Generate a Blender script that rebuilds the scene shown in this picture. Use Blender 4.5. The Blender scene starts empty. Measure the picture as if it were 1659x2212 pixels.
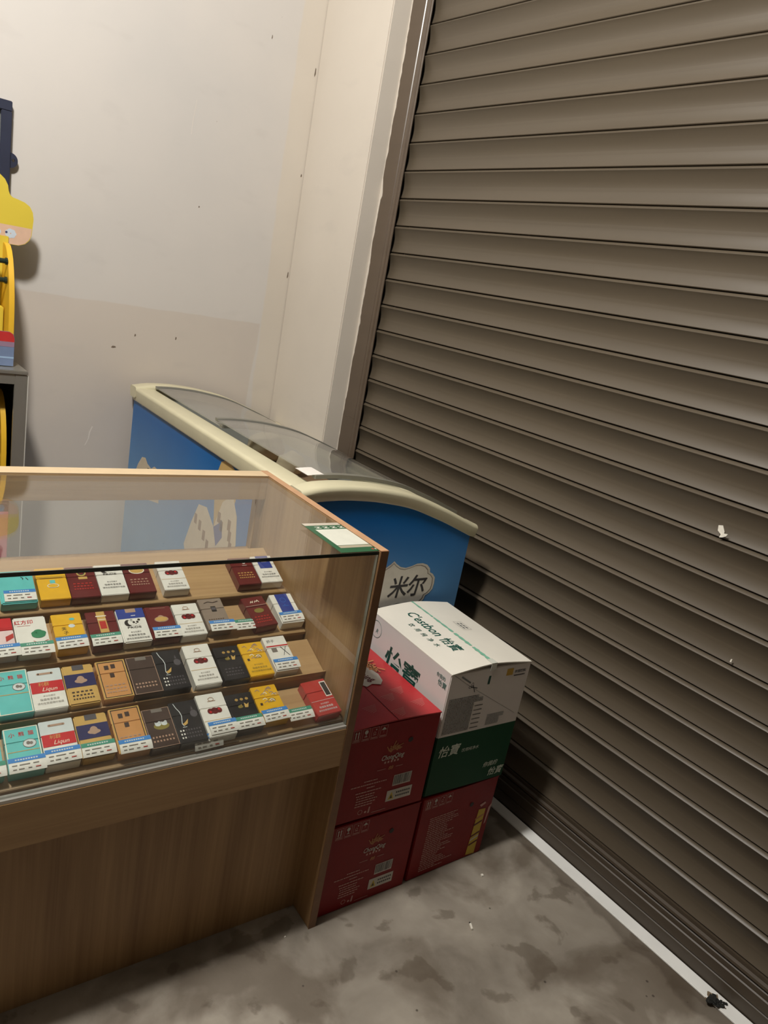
import bpy, bmesh, math, random
from mathutils import Matrix, Vector
random.seed(7)
SC = bpy.context.scene
COL = SC.collection

# ------------------------------------------------------------------ camera
cam_d = bpy.data.cameras.new('camera')
cam_d.sensor_fit = 'HORIZONTAL'; cam_d.sensor_width = 36.0
cam_d.lens = 36.0 * 1598.58 / 1659.0
cam_d.clip_start = 0.02
cam = bpy.data.objects.new('camera', cam_d); COL.objects.link(cam)
RT = Vector((0.7864120, -0.5904816, 0.1813496)); UP = Vector((0.0290657, 0.3286357, 0.9440094)); FW = Vector((0.6170181, 0.7371093, -0.2756058))
cam.matrix_world = Matrix(((RT.x, UP.x, -FW.x, 0), (RT.y, UP.y, -FW.y, 0), (RT.z, UP.z, -FW.z, 1.3967), (0, 0, 0, 1)))
SC.camera = cam

# ------------------------------------------------------------------ world, lamp, exposure
w = bpy.data.worlds.new('world'); SC.world = w; w.use_nodes = True
w.node_tree.nodes['Background'].inputs[0].default_value = (0.9, 0.95, 1.0, 1)
w.node_tree.nodes['Background'].inputs[1].default_value = 0.002
LAMP = Vector((-0.12, 1.08, 2.95))
ld = bpy.data.lights.new('lamp_light', 'POINT'); ld.energy = 225.0; ld.shadow_soft_size = 0.12
ld.color = (1.0, 0.975, 0.935)
lo = bpy.data.objects.new('lamp_light', ld); COL.objects.link(lo); lo.location = LAMP
SC.view_settings.view_transform = 'Standard'; SC.view_settings.look = 'None'
SC.view_settings.gamma = 1.0; SC.view_settings.use_curve_mapping = False
SC.view_settings.exposure = 0.0
try:
    SC.cycles.max_bounces = 10; SC.cycles.transparent_max_bounces = 24; SC.cycles.diffuse_bounces = 5
    SC.cycles.use_denoising = True; SC.cycles.sample_clamp_indirect = 4.0
except Exception: pass

# ------------------------------------------------------------------ materials
def srgb(r, g, b):
    f = lambda c: (c/255/12.92) if c/255 <= .04045 else ((c/255+.055)/1.055)**2.4
    return (f(r), f(g), f(b), 1)
MATS = {}
def mat(name, col, rough=.5, var=.0, scale=8., bump=0., metal=0., coat=0., spec=.5, stretch=None, bscale=None):
    """principled surface with a noise-driven colour variation and relief"""
    if name in MATS: return MATS[name]
    m = bpy.data.materials.new(name); m.use_nodes = True; MATS[name] = m
    nt = m.node_tree; N = nt.nodes; L = nt.links; b = N['Principled BSDF']
    if len(col) == 3: col = (*col, 1)
    b.inputs['Base Color'].default_value = col; b.inputs['Roughness'].default_value = rough
    b.inputs['Metallic'].default_value = metal; b.inputs['Coat Weight'].default_value = coat
    b.inputs['Coat Roughness'].default_value = .12; b.inputs['Specular IOR Level'].default_value = spec
    if var or bump:
        tc = N.new('ShaderNodeTexCoord'); mp = N.new('ShaderNodeMapping'); L.new(tc.outputs['Object'], mp.inputs[0])
        if stretch: mp.inputs['Scale'].default_value = stretch
        nz = N.new('ShaderNodeTexNoise'); nz.inputs['Scale'].default_value = scale; nz.inputs['Detail'].default_value = 6
        L.new(mp.outputs[0], nz.inputs[0])
        if var:
            cr = N.new('ShaderNodeMixRGB'); cr.blend_type = 'MIX'
            cr.inputs[1].default_value = (*[c*(1-var) for c in col[:3]], 1); cr.inputs[2].default_value = (*[min(1, c*(1+var)) for c in col[:3]], 1)
            rp = N.new('ShaderNodeMapRange'); rp.inputs[1].default_value = .3; rp.inputs[2].default_value = .7
            L.new(nz.outputs[0], rp.inputs[0]); L.new(rp.outputs[0], cr.inputs[0]); L.new(cr.outputs[0], b.inputs['Base Color'])
        if bump:
            n2 = nz
            if bscale:
                n2 = N.new('ShaderNodeTexNoise'); n2.inputs['Scale'].default_value = bscale; L.new(mp.outputs[0], n2.inputs[0])
            bp = N.new('ShaderNodeBump'); bp.inputs['Strength'].default_value = bump; bp.inputs['Distance'].default_value = .004
            L.new(n2.outputs[0], bp.inputs['Height']); L.new(bp.outputs[0], b.inputs['Normal'])
    return m
def S(r, g, b): return srgb(r, g, b)
def ink(name, r, g, b, rough=.5): return mat('ink_'+name, S(r, g, b), rough, var=.05, scale=40)

def glass(name, tint=(.93, .95, .94), f0=.045, rough=0.0, dust=0.):
    if name in MATS: return MATS[name]
    m = bpy.data.materials.new(name); m.use_nodes = True; MATS[name] = m
    nt = m.node_tree; N = nt.nodes; L = nt.links; N.clear()
    out = N.new('ShaderNodeOutputMaterial'); mix = N.new('ShaderNodeMixShader')
    tr = N.new('ShaderNodeBsdfTransparent'); tr.inputs[0].default_value = (*tint, 1)
    gl = N.new('ShaderNodeBsdfGlossy'); gl.inputs['Roughness'].default_value = rough; gl.inputs['Color'].default_value = (1, 1, 1, 1)
    ge = N.new('ShaderNodeNewGeometry'); dt = N.new('ShaderNodeVectorMath'); dt.operation = 'DOT_PRODUCT'
    L.new(ge.outputs['Normal'], dt.inputs[0]); L.new(ge.outputs['Incoming'], dt.inputs[1])
    ab = N.new('ShaderNodeMath'); ab.operation = 'ABSOLUTE'; L.new(dt.outputs['Value'], ab.inputs[0])
    om = N.new('ShaderNodeMath'); om.operation = 'SUBTRACT'; om.inputs[0].default_value = 1; L.new(ab.outputs[0], om.inputs[1])
    pw = N.new('ShaderNodeMath'); pw.operation = 'POWER'; pw.inputs[1].default_value = 5; L.new(om.outputs[0], pw.inputs[0])
    ma = N.new('ShaderNodeMath'); ma.operation = 'MULTIPLY_ADD'; ma.inputs[1].default_value = 1-f0; ma.inputs[2].default_value = f0; ma.use_clamp = True
    base = tr
    if dust:                                   # film of dust on the pane
        df = N.new('ShaderNodeBsdfDiffuse'); df.inputs[0].default_value = (.62, .60, .56, 1); base = N.new('ShaderNodeMixShader'); base.inputs[0].default_value = dust
        nz = N.new('ShaderNodeTexNoise'); nz.inputs['Scale'].default_value = 6; nz.inputs['Detail'].default_value = 5; gg = N.new('ShaderNodeMapRange'); gg.inputs[3].default_value = dust*.6; gg.inputs[4].default_value = dust*1.4
        L.new(ge.outputs['Position'], nz.inputs[0]); L.new(nz.outputs[0], gg.inputs[0]); L.new(gg.outputs[0], base.inputs[0]); L.new(tr.outputs[0], base.inputs[1]); L.new(df.outputs[0], base.inputs[2])
    L.new(pw.outputs[0], ma.inputs[0]); L.new(ma.outputs[0], mix.inputs[0]); L.new(base.outputs[0], mix.inputs[1]); L.new(gl.outputs[0], mix.inputs[2])
    L.new(mix.outputs[0], out.inputs[0])
    return m

def wood(name, c1, c2, axis='Z', rough=.42, sc=1.0):
    """laminate wood: long stretched grain plus fine pores"""
    if name in MATS: return MATS[name]
    m = bpy.data.materials.new(name); m.use_nodes = True; MATS[name] = m
    nt = m.node_tree; N = nt.nodes; L = nt.links; b = N['Principled BSDF']; b.inputs['Roughness'].default_value = rough
    tc = N.new('ShaderNodeTexCoord')
    def noise(scl, st, det=4):
        mp = N.new('ShaderNodeMapping'); L.new(tc.outputs['Object'], mp.inputs[0]); mp.inputs['Scale'].default_value = st
        n = N.new('ShaderNodeTexNoise'); n.inputs['Scale'].default_value = scl*sc; n.inputs['Detail'].default_value = det; n.inputs['Distortion'].default_value = .6
        L.new(mp.outputs[0], n.inputs[0]); return n
    st = {'X': (.06, 1, 1), 'Y': (1, .06, 1), 'Z': (1, 1, .06)}[axis]
    st2 = {'X': (.02, 1, 1), 'Y': (1, .02, 1), 'Z': (1, 1, .02)}[axis]
    a = noise(14, st); f = noise(130, st2, 2)
    ad = N.new('ShaderNodeMath'); ad.operation = 'MULTIPLY_ADD'; ad.inputs[1].default_value = .45; L.new(f.outputs[0], ad.inputs[0]); L.new(a.outputs[0], ad.inputs[2])
    cr = N.new('ShaderNodeValToRGB'); cr.color_ramp.elements[0].position = .5; cr.color_ramp.elements[1].position = .92
    cr.color_ramp.elements[0].color = c2; cr.color_ramp.elements[1].color = c1
    L.new(ad.outputs[0], cr.inputs[0]); L.new(cr.outputs[0], b.inputs['Base Color'])
    bp = N.new('ShaderNodeBump'); bp.inputs['Strength'].default_value = .06; bp.inputs['Distance'].default_value = .002; L.new(f.outputs[0], bp.inputs['Height']); L.new(bp.outputs[0], b.inputs['Normal'])
    return m

# ------------------------------------------------------------------ mesh building
class MB:
    def __init__(s): s.v = []; s.f = []; s.m = []
    def add(s, vs, fs, mi=0):
        o = len(s.v); s.v += [tuple(p) for p in vs]
        for q in fs: s.f.append(tuple(o+i for i in q)); s.m.append(mi)
        return s
    def box(s, x0, x1, y0, y1, z0, z1, mi=0):
        vs = [(x, y, z) for z in (z0, z1) for y in (y0, y1) for x in (x0, x1)]
        return s.add(vs, [(0, 2, 3, 1), (4, 5, 7, 6), (0, 1, 5, 4), (2, 6, 7, 3), (0, 4, 6, 2), (1, 3, 7, 5)], mi)
    def prism(s, prof, fa, fb, mi=0, caps=True):
        """closed 2D profile mapped by fa and fb to its two ends"""
        n = len(prof); vs = [fa(p) for p in prof]+[fb(p) for p in prof]
        fs = [(i, (i+1) % n, n+(i+1) % n, n+i) for i in range(n)]
        if caps: fs += [tuple(reversed(range(n))), tuple(range(n, 2*n))]
        return s.add(vs, fs, mi)
    def sweep(s, rings, mi=0, closed=True, caps=True):
        n = len(rings[0]); vs = [p for r in rings for p in r]; fs = []
        for k in range(len(rings)-1):
            for i in range(n if closed else n-1):
                j = (i+1) % n; fs.append((k*n+i, k*n+j, (k+1)*n+j, (k+1)*n+i))
        if caps: fs += [tuple(reversed(range(n))), tuple(range((len(rings)-1)*n, len(rings)*n))]
        return s.add(vs, fs, mi)
    def tube(s, pts, r, n=6, mi=0):
        pts = [Vector(p) for p in pts]; rings = []
        for i, p in enumerate(pts):
            d = (pts[min(i+1, len(pts)-1)]-pts[max(i-1, 0)]).normalized()
            a = d.orthogonal().normalized() if i == 0 else (a-d*a.dot(d)).normalized()
            b = d.cross(a); rr = r[i] if isinstance(r, (list, tuple)) else r
            rings.append([p+(a*math.cos(t)+b*math.sin(t))*rr for t in [2*math.pi*k/n for k in range(n)]])
        return s.sweep(rings, mi)
    def lathe(s, prof, c=(0, 0, 0), n=20, mi=0):
        rings = [[(c[0]+r*math.cos(2*math.pi*k/n), c[1]+r*math.sin(2*math.pi*k/n), c[2]+z) for k in range(n)] for r, z in prof]
        return s.sweep(rings, mi)
    # flat print, laid on a face given by origin O, right X, up Y and lift along N
    def frame(s, O, X, Y): s.O = Vector(O); s.X = Vector(X); s.Y = Vector(Y); s.N = s.X.cross(s.Y).normalized(); return s
    def P(s, x, y, h=.0004): return s.O+s.X*x+s.Y*y+s.N*h
    def poly(s, pts, mi=0, h=.0004): return s.add([s.P(x, y, h) for x, y in pts], [tuple(range(len(pts)))], mi)
    def rect(s, x0, y0, x1, y1, mi=0, h=.0004): return s.poly([(x0, y0), (x1, y0), (x1, y1), (x0, y1)], mi, h)
    def ell(s, cx, cy, rx, ry, mi=0, h=.0004, n=16): return s.poly([(cx+rx*math.cos(2*math.pi*k/n), cy+ry*math.sin(2*math.pi*k/n)) for k in range(n)], mi, h)
    def ring(s, cx, cy, rx, ry, t, mi=0, h=.0004, n=20):
        for k in range(n):
            a, b = 2*math.pi*k/n, 2*math.pi*(k+1)/n
            s.poly([(cx+rx*math.cos(a), cy+ry*math.sin(a)), (cx+rx*math.cos(b), cy+ry*math.sin(b)), (cx+(rx-t)*math.cos(b), cy+(ry-t)*math.sin(b)), (cx+(rx-t)*math.cos(a), cy+(ry-t)*math.sin(a))], mi, h)
        return s
    def outline(s, x0, y0, x1, y1, t, mi=0, h=.0004):
        s.rect(x0, y0, x1, y0+t, mi, h); s.rect(x0, y1-t, x1, y1, mi, h); s.rect(x0, y0+t, x0+t, y1-t, mi, h); s.rect(x1-t, y0+t, x1, y1-t, mi, h); return s
    def line(s, pts, t, mi=0, h=.0004):
        for (ax, ay), (bx, by) in zip(pts, pts[1:]):
            d = math.hypot(bx-ax, by-ay) or 1; nx, ny = -(by-ay)/d*t/2, (bx-ax)/d*t/2
            s.poly([(ax-nx, ay-ny), (bx-nx, by-ny), (bx+nx, by+ny), (ax+nx, ay+ny)], mi, h)
        return s
    def text(s, t, x, y, size, mi=0, align='C', shear=0., bold=0., sx=1., h=.0004):
        vs, fs, wd = text_mesh(t, shear, bold)
        ox = {'C': -wd/2, 'L': 0, 'R': -wd}[align]
        return s.add([s.P(x+(px+ox)*size*sx, y+py*size, h) for px, py in vs], fs, mi)
    def build(s, name, mats, parent=None, smooth=False, bevel=0., seg=2, angle=35):
        me = bpy.data.meshes.new(name); me.from_pydata(s.v, [], s.f)
        for m in (mats if isinstance(mats, (list, tuple)) else [mats]): me.materials.append(m)
        me.polygons.foreach_set('material_index', s.m)
        if bevel:
            bm = bmesh.new(); bm.from_mesh(me); bmesh.ops.remove_doubles(bm, verts=bm.verts, dist=1e-6)
            es = [e for e in bm.edges if len(e.link_faces) == 2 and e.calc_face_angle(0) > math.radians(30)]
            bmesh.ops.bevel(bm, geom=es, offset=bevel, segments=seg, affect='EDGES', clamp_overlap=True); bm.to_mesh(me); bm.free()
        if smooth or bevel:
            me.polygons.foreach_set('use_smooth', [True]*len(me.polygons))
            try: me.set_sharp_from_angle(angle=math.radians(angle))
            except Exception: pass
        me.update()
        return link(name, me, parent)
def link(name, me, parent=None):
    o = bpy.data.objects.new(name, me); COL.objects.link(o)
    if parent: o.parent = parent
    return o
TXT = {}
def text_mesh(t, shear, bold):
    k = (t, shear, bold)
    if k not in TXT:
        cu = bpy.data.curves.new('txt', 'FONT'); cu.body = t; cu.shear = shear; cu.offset = bold; cu.resolution_u = 2; cu.fill_mode = 'FRONT'
        o = bpy.data.objects.new('txt', cu); COL.objects.link(o)
        dg = bpy.context.evaluated_depsgraph_get(); me = bpy.data.meshes.new_from_object(o.evaluated_get(dg))
        vs = [(v.co.x, v.co.y) for v in me.vertices]; fs = [tuple(p.vertices) for p in me.polygons]
        x0 = min([v[0] for v in vs] or [0]); x1 = max([v[0] for v in vs] or [0])
        TXT[k] = ([(x-x0, y) for x, y in vs], fs, x1-x0)
        bpy.data.objects.remove(o); bpy.data.curves.remove(cu); bpy.data.meshes.remove(me)
    return TXT[k]
def tag(o, label, cat, group=None):
    o['label'] = label; o['category'] = cat
    if group: o['group'] = group
    return o
def thing(name, label, cat, loc=(0, 0, 0), rz=0., group=None):
    o = bpy.data.objects.new(name, None); COL.objects.link(o); o.location = loc; o.rotation_euler = (0, 0, math.radians(rz)); o.empty_display_size = .05
    return tag(o, label, cat, group)
def struct(o, label=None):
    o['kind'] = 'structure'
    if label: o['label'] = label
    return o

# ------------------------------------------------------------------ setting: walls, floor, ceiling
XW, YW = 1.568, 2.737                      # inner face of the shutter-side wall, and the far wall
X0, Y0, HC = -2.3, -2.6, 3.25              # the rest of the shop behind the camera
def wall_paint():
    m = bpy.data.materials.new('wall_paint'); m.use_nodes = True
    nt = m.node_tree; N = nt.nodes; L = nt.links; b = N['Principled BSDF']; b.inputs['Roughness'].default_value = .62; b.inputs['Specular IOR Level'].default_value = .25
    g = N.new('ShaderNodeNewGeometry'); sp = N.new('ShaderNodeSeparateXYZ'); L.new(g.outputs['Position'], sp.inputs[0])
    def noise(s, d=3, st=None):
        n = N.new('ShaderNodeTexNoise'); n.inputs['Scale'].default_value = s; n.inputs['Detail'].default_value = d
        if st:
            mp = N.new('ShaderNodeMapping'); mp.inputs['Scale'].default_value = st; L.new(g.outputs['Position'], mp.inputs[0]); L.new(mp.outputs[0], n.inputs[0])
        else: L.new(g.outputs['Position'], n.inputs[0])
        return n.outputs[0]
    def math_(op, a, b_, c=None):
        n = N.new('ShaderNodeMath'); n.operation = op
        for i, q in enumerate((a, b_) if c is None else (a, b_, c)):
            if isinstance(q, (int, float)): n.inputs[i].default_value = q
            else: L.new(q, n.inputs[i])
        return n.outputs[0]
    def ramp(v, a, b_):
        n = N.new('ShaderNodeMapRange'); n.inputs[1].default_value = a; n.inputs[2].default_value = b_; n.clamp = True; L.new(v, n.inputs[0]); return n.outputs[0]
    def mix(f, c1, c2):
        n = N.new('ShaderNodeMixRGB'); L.new(f, n.inputs[0])
        for i, q in ((1, c1), (2, c2)):
            if isinstance(q, tuple): n.inputs[i].default_value = q
            else: L.new(q, n.inputs[i])
        return n.outputs[0]
    wob = math_('MULTIPLY_ADD', noise(7), .016, -.008)
    # old dado of beige emulsion under a later coat of white
    low = ramp(math_('ADD', sp.outputs['Z'], wob), 1.2025, 1.1985)
    left = ramp(math_('ADD', sp.outputs['X'], math_('MULTIPLY_ADD', sp.outputs['Z'], -.06, wob)), 1.399, 1.393)
    dado = math_('MULTIPLY', low, left)
    patch = ramp(noise(2.2, 5), .42, .66)
    white = mix(patch, S(204, 198, 191), S(199, 194, 188))
    cream = mix(patch, S(206, 197, 184), S(201, 192, 179))
    edge = ramp(math_('ADD', sp.outputs['X'], math_('MULTIPLY', wob, 1.5)), 1.468, 1.476)
    base = mix(edge, white, cream)
    col = mix(dado, base, mix(patch, S(200, 190, 179), S(193, 184, 175)))
    # scuffs and smears rubbed into the paint
    sm = ramp(noise(5.5, 6, (1, 1, 2.2)), .60, .72)
    col = mix(math_('MULTIPLY', sm, .13), col, S(172, 166, 160))
    nick = ramp(noise(60, 2, (1, 1, .35)), .80, .83)
    col = mix(math_('MULTIPLY', nick, .7), col, S(120, 108, 96))
    L.new(col, b.inputs['Base Color'])
    bp = N.new('ShaderNodeBump'); bp.inputs['Strength'].default_value = .12; bp.inputs['Distance'].default_value = .003
    L.new(math_('ADD', noise(4), math_('MULTIPLY', noise(90), .12)), bp.inputs['Height']); L.new(bp.outputs[0], b.inputs['Normal'])
    return m
PAINT = wall_paint()
def floor_mat():
    m = bpy.data.materials.new('concrete_floor'); m.use_nodes = True
    nt = m.node_tree; N = nt.nodes; L = nt.links; b = N['Principled BSDF']
    g = N.new('ShaderNodeNewGeometry')
    def noise(s, d=5, dist=0.):
        n = N.new('ShaderNodeTexNoise'); n.inputs['Scale'].default_value = s; n.inputs['Detail'].default_value = d; n.inputs['Distortion'].default_value = dist
        L.new(g.outputs['Position'], n.inputs[0]); return n.outputs[0]
    def ramp(v, a, b_, c=0., d=1.):
        n = N.new('ShaderNodeMapRange'); n.inputs[1].default_value = a; n.inputs[2].default_value = b_; n.inputs[3].default_value = c; n.inputs[4].default_value = d; L.new(v, n.inputs[0]); return n.outputs[0]
    def mix(f, c1, c2, bl='MIX'):
        n = N.new('ShaderNodeMixRGB'); n.blend_type = bl; L.new(f, n.inputs[0])
        for i, q in ((1, c1), (2, c2)):
            if isinstance(q, tuple): n.inputs[i].default_value = q
            else: L.new(q, n.inputs[i])
        return n.outputs[0]
    c = mix(ramp(noise(5, 6, .4), .35, .68), S(124, 115, 103), S(172, 163, 149))
    c = mix(ramp(noise(38, 4), .35, .7, 0, .35), c, S(146, 138, 126))
    c = mix(ramp(noise(4.6, 10, .35), .50, .60, 0, .58), c, S(90, 77, 62))          # damp-edged stains
    c = mix(ramp(noise(9, 8, .3), .575, .615, 0, .48), c, S(84, 72, 58))
    vo = N.new('ShaderNodeTexVoronoi'); vo.inputs['Scale'].default_value = 14; L.new(g.outputs['Position'], vo.inputs[0])
    c = mix(ramp(vo.outputs['Distance'], .055, .035, 0, .8), c, S(60, 52, 44))      # spat spots
    # damp tide mark along the threshold
    sp = N.new('ShaderNodeSeparateXYZ'); L.new(g.outputs['Position'], sp.inputs[0])
    wv = N.new('ShaderNodeMath'); wv.operation = 'MULTIPLY_ADD'; wv.inputs[1].default_value = .16; L.new(noise(7, 7, .4), wv.inputs[0]); L.new(sp.outputs['X'], wv.inputs[2])
    c = mix(ramp(wv.outputs[0], 1.636, 1.652, 0, .6), c, S(78, 67, 55))
    L.new(c, b.inputs['Base Color']); b.inputs['Specular IOR Level'].default_value = .35
    rr = ramp(noise(6, 4), .3, .7, .5, .75); L.new(rr, b.inputs['Roughness'])
    bp = N.new('ShaderNodeBump'); bp.inputs['Strength'].default_value = .18; bp.inputs['Distance'].default_value = .003; L.new(noise(70, 6), bp.inputs['Height']); L.new(bp.outputs[0], b.inputs['Normal'])
    return m
struct(MB().box(X0-.2, 2.0, Y0-.2, YW+.2, -.12, 0).build('floor', floor_mat()), 'stained grey concrete floor')
struct(MB().box(X0-.2, 2.0, Y0-.2, YW+.2, HC, HC+.12).build('ceiling', mat('ceiling_paint', S(128, 123, 115), .8, var=.03)), 'plain grey ceiling')  # unseen ceiling, coloured darker to hold down bounced light
struct(MB().box(X0-.2, 2.0, YW, YW+.2, 0, HC).build('wall_back', PAINT), 'white painted wall with a beige dado behind the freezer')
wr = struct(MB().box(XW, 2.0, 2.314, YW, 0, HC).build('wall_right', PAINT, bevel=.004), 'cream wall end beside the roller shutter')
struct(MB().box(1.80, 2.0, Y0-.2, 2.314, 0, HC).build('wall_outer', mat('outer_wall', S(120, 112, 102), .8, var=.1)), 'wall behind the roller shutter')
struct(MB().box(X0-.2, X0, Y0-.2, YW, 0, HC).build('wall_left', mat('shop_wall', S(78, 72, 64), .7, var=.06)), 'darkened wall on the far left of the shop')  # unseen shop walls, coloured dark to weaken the indirect light
struct(MB().box(X0, 1.80, Y0-.2, Y0, 0, HC).build('wall_front', mat('shop_wall', S(78, 72, 64), .7, var=.06)), 'darkened wall behind the photographer')
# flaked plaster lip where the wall meets the guide rail
pl = MB(); zs = [i*.012 for i in range(int(2.9/.012))]; prev = None
jj = 0; pts = []
for i, z in enumerate(zs):
    jj = .78*jj+random.uniform(-.0022, .0022)+(random.random() < .06)*random.uniform(-.009, .005)
    pts.append((min(2.3128, 2.3085+jj), z))
for (ya, za), (yb, zb_) in zip(pts, pts[1:]):
    pl.add([(1.6408, 2.3142, za), (1.6408, ya, za), (1.6408, yb, zb_), (1.6408, 2.3142, zb_)], [(0, 1, 2, 3)])
    pl.add([(1.6408, ya, za), (1.6421, ya-.0002, za), (1.6421, yb-.0002, zb_), (1.6408, yb, zb_)], [(0, 1, 2, 3)])
    pl.add([(1.63, 2.3139, za), (1.6408, 2.3142, za), (1.6408, 2.3142, zb_), (1.63, 2.3139, zb_)], [(0, 1, 2, 3)])
pl.build('plaster_edge', PAINT, wr)

# ------------------------------------------------------------------ roller shutter
def shutter_mat(name, base, rough=.4, metal=.0):
    m = bpy.data.materials.new(name); m.use_nodes = True
    nt = m.node_tree; N = nt.nodes; L = nt.links; b = N['Principled BSDF']
    g = N.new('ShaderNodeNewGeometry'); mp = N.new('ShaderNodeMapping'); mp.inputs['Scale'].default_value = (1, .35, 5); L.new(g.outputs['Position'], mp.inputs[0])
    n = N.new('ShaderNodeTexNoise'); n.inputs['Scale'].default_value = 5; n.inputs['Detail'].default_value = 6; L.new(mp.outputs[0], n.inputs[0])
    mx = N.new('ShaderNodeMixRGB'); mx.inputs[1].default_value = tuple(c*.84 for c in base[:3])+(1,); mx.inputs[2].default_value = tuple(c*1.12 for c in base[:3])+(1,)
    L.new(n.outputs[0], mx.inputs[0]); L.new(mx.outputs[0], b.inputs['Base Color'])
    r = N.new('ShaderNodeMapRange'); r.inputs[3].default_value = rough-.07; r.inputs[4].default_value = rough+.08; L.new(n.outputs[0], r.inputs[0]); L.new(r.outputs[0], b.inputs['Roughness'])
    b.inputs['Metallic'].default_value = metal
    return m
SHUT = shutter_mat('shutter_enamel', S(85, 75, 61), .44)
RAIL = shutter_mat('guide_enamel', S(90, 77, 64), .3)
DARK = mat('guide_shade_black', S(22, 20, 18), .9, var=.2, scale=60)  # near-black standing in for the shade inside the guide channel
PITCH, ZT, XS = .0893, 2.2615, 1.650
door = bpy.data.objects.new('door_1', None); COL.objects.link(door); door.location = (XS, 0, 0)
struct(door, 'brown metal roller shutter pulled down to the floor')
# slat section: (depth behind the front plane, height above its lower edge)
def slat_profile(p):
    pr = [(.0125, 0.0), (.0085, .0006), (.0072, .0016)]
    n = 12
    for i in range(0, n+1):
        t = i/n; pr.append((.0066*(1-t)+.0112*math.sin(math.pi*t)**.9, .0026+t*(p-.0026-.0112)))
    pr += [(-.0012, p-.0098), (-.0012, p-.0086), (.0006, p-.0066), (.0050, p-.0034), (.0080, p-.0024), (.0125, p-.0022), (.0145, p-.0022), (.0145, 0.0)]
    return pr
sl = MB(); pr = slat_profile(PITCH)
sl.prism(pr, lambda q: (q[0], 2.2155, q[1]), lambda q: (q[0], -2.55, q[1]))
proto = sl.build('slat', SHUT, door, smooth=True, angle=28)
slat_me = proto.data; proto.location = (0, 0, ZT-24*PITCH)
for k in range(-10, 24):
    o = link('slat', slat_me, door); o.location = (0, 0, ZT-k*PITCH)
# bottom bar with two pressed ribs
zb = ZT-24*PITCH
br = [(.012, .004), (-.004, .004), (-.006, .010), (-.006, .040), (-.0035, .0425), (-.006, .045), (-.006, .072), (-.003, .0745), (-.003, .088), (.001, .091), (-.005, .097), (-.004, .103), (.003, .1065), (.003, zb-.002), (.012, zb-.001)]
MB().prism(br, lambda q: (q[0], 2.2155, q[1]), lambda q: (q[0], -2.55, q[1])).build('bottom_bar', shutter_mat('bottom_bar_enamel', S(70, 59, 46), .5), door, smooth=True, angle=25)
# guide channel: flat face, two beads along the slot, closed box behind
gp = [(-.008, 2.3135), (-.008, 2.247), (-.0105, 2.2445), (-.0105, 2.2365), (-.008, 2.234), (-.008, 2.2285), (-.0125, 2.2255), (-.0140, 2.220), (-.0125, 2.2145), (-.009, 2.212), (-.009, 2.2045), (-.0115, 2.2015), (-.0095, 2.1985), (-.006, 2.1995), (-.006, 2.2325), (.06, 2.2325), (.06, 2.3135)]
MB().prism(gp, lambda q: (q[0], q[1], 0), lambda q: (q[0], q[1], HC-.02)).build('guide_rail', RAIL, door, smooth=True, angle=25)
MB().box(-.0055, .0, 2.2165, 2.232, 0, HC-.02).box(.016, .05, 2.19, 2.232, 0, HC-.02).build('shade_strip', DARK, door)  # dark filler strips painting the shaded gap behind the guide lip
gp2 = [(x, -.36-y) for x, y in reversed(gp)]
MB().prism(gp2, lambda q: (q[0], q[1], 0), lambda q: (q[0], q[1], HC-.02)).build('guide_rail', RAIL, door, smooth=True, angle=25)
# pale threshold strip along the foot of the shutter
def strip_mat():
    m = mat('threshold_paint', S(244, 243, 238), .34, var=.05, scale=9, bump=.15, bscale=30); return m
struct(MB().box(1.604, 1.643, -2.55, 2.30, 0, .006).build('trim_1', strip_mat(), bevel=.0015), 'worn white threshold strip at the foot of the shutter')
struct(MB().box(1.643, 1.80, -2.55, 2.30, -.001, .003).build('trim_2', mat('dark_sill', S(62, 54, 46), .7, var=.15)), 'dark sill under the roller shutter')
# ------------------------------------------------------------------ ceiling lamp (the light itself is set at the top)
t = thing('ceiling_lamp', 'round white ceiling lamp above the glass counter', 'lamp', (LAMP.x, LAMP.y, HC))
MB().lathe([(.0, 0), (.09, 0), (.09, -.018), (.03, -.03), (.022, -.03), (.022, -.085), (0, -.085)]).build('lamp_base', mat('lamp_plastic', S(230, 226, 216), .4, var=.02), t, smooth=True)

# ------------------------------------------------------------------ glass display counter
WOOD_Z = wood('oak_laminate_upright', S(176, 142, 100), S(140, 106, 70), 'Z')
WOOD_X = wood('oak_laminate_long', S(186, 152, 108), S(160, 125, 85), 'X')
WOOD_Y = wood('oak_laminate_deep', S(186, 148, 108), S(160, 122, 86), 'Y')
EDGE = mat('edge_band', S(128, 92, 62), .45, var=.12, scale=30)
GLASS = glass('clear_glass', (.955, .968, .958), dust=.02)
GEDGE = mat('glass_edge', S(26, 36, 28), .12, coat=.6, var=.2, scale=20)
ALU = mat('aluminium', S(206, 202, 194), .4, metal=.3, var=.05, scale=20)
CT = thing('display_counter', 'oak laminate shop counter with glass top and front full of cigarette packs', 'counter', (.897, 1.035, 0), -2.4)
UL = 1.26                                   # length of the counter, running left out of the frame
MB().box(-.018, 0, 0, .545, 0, .928).build('side_panel', WOOD_Z, CT, bevel=.0015)
MB().box(-.0182, .0004, -.0014, .0003, 0, .928).build('edge_strip', EDGE, CT)
MB().box(-.0182, .0004, .0003, .545, .928, .9288).build('edge_strip', mat('edge_band_light', S(188, 146, 110), .45, var=.08, scale=30), CT)
MB().box(-UL, -UL+.018, 0, .545, 0, .928).build('side_panel', WOOD_Z, CT, bevel=.0015)
MB().box(-UL+.018, -.018, .0, .018, .438, .530).build('apron', WOOD_X, CT, bevel=.001)
MB().box(-UL+.018, -.018, .074, .090, 0, .47).build('front_panel', WOOD_Z, CT)
MB().box(-UL+.018, -.018, .018, .52, .512, .528).build('deck', WOOD_X, CT)
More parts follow.
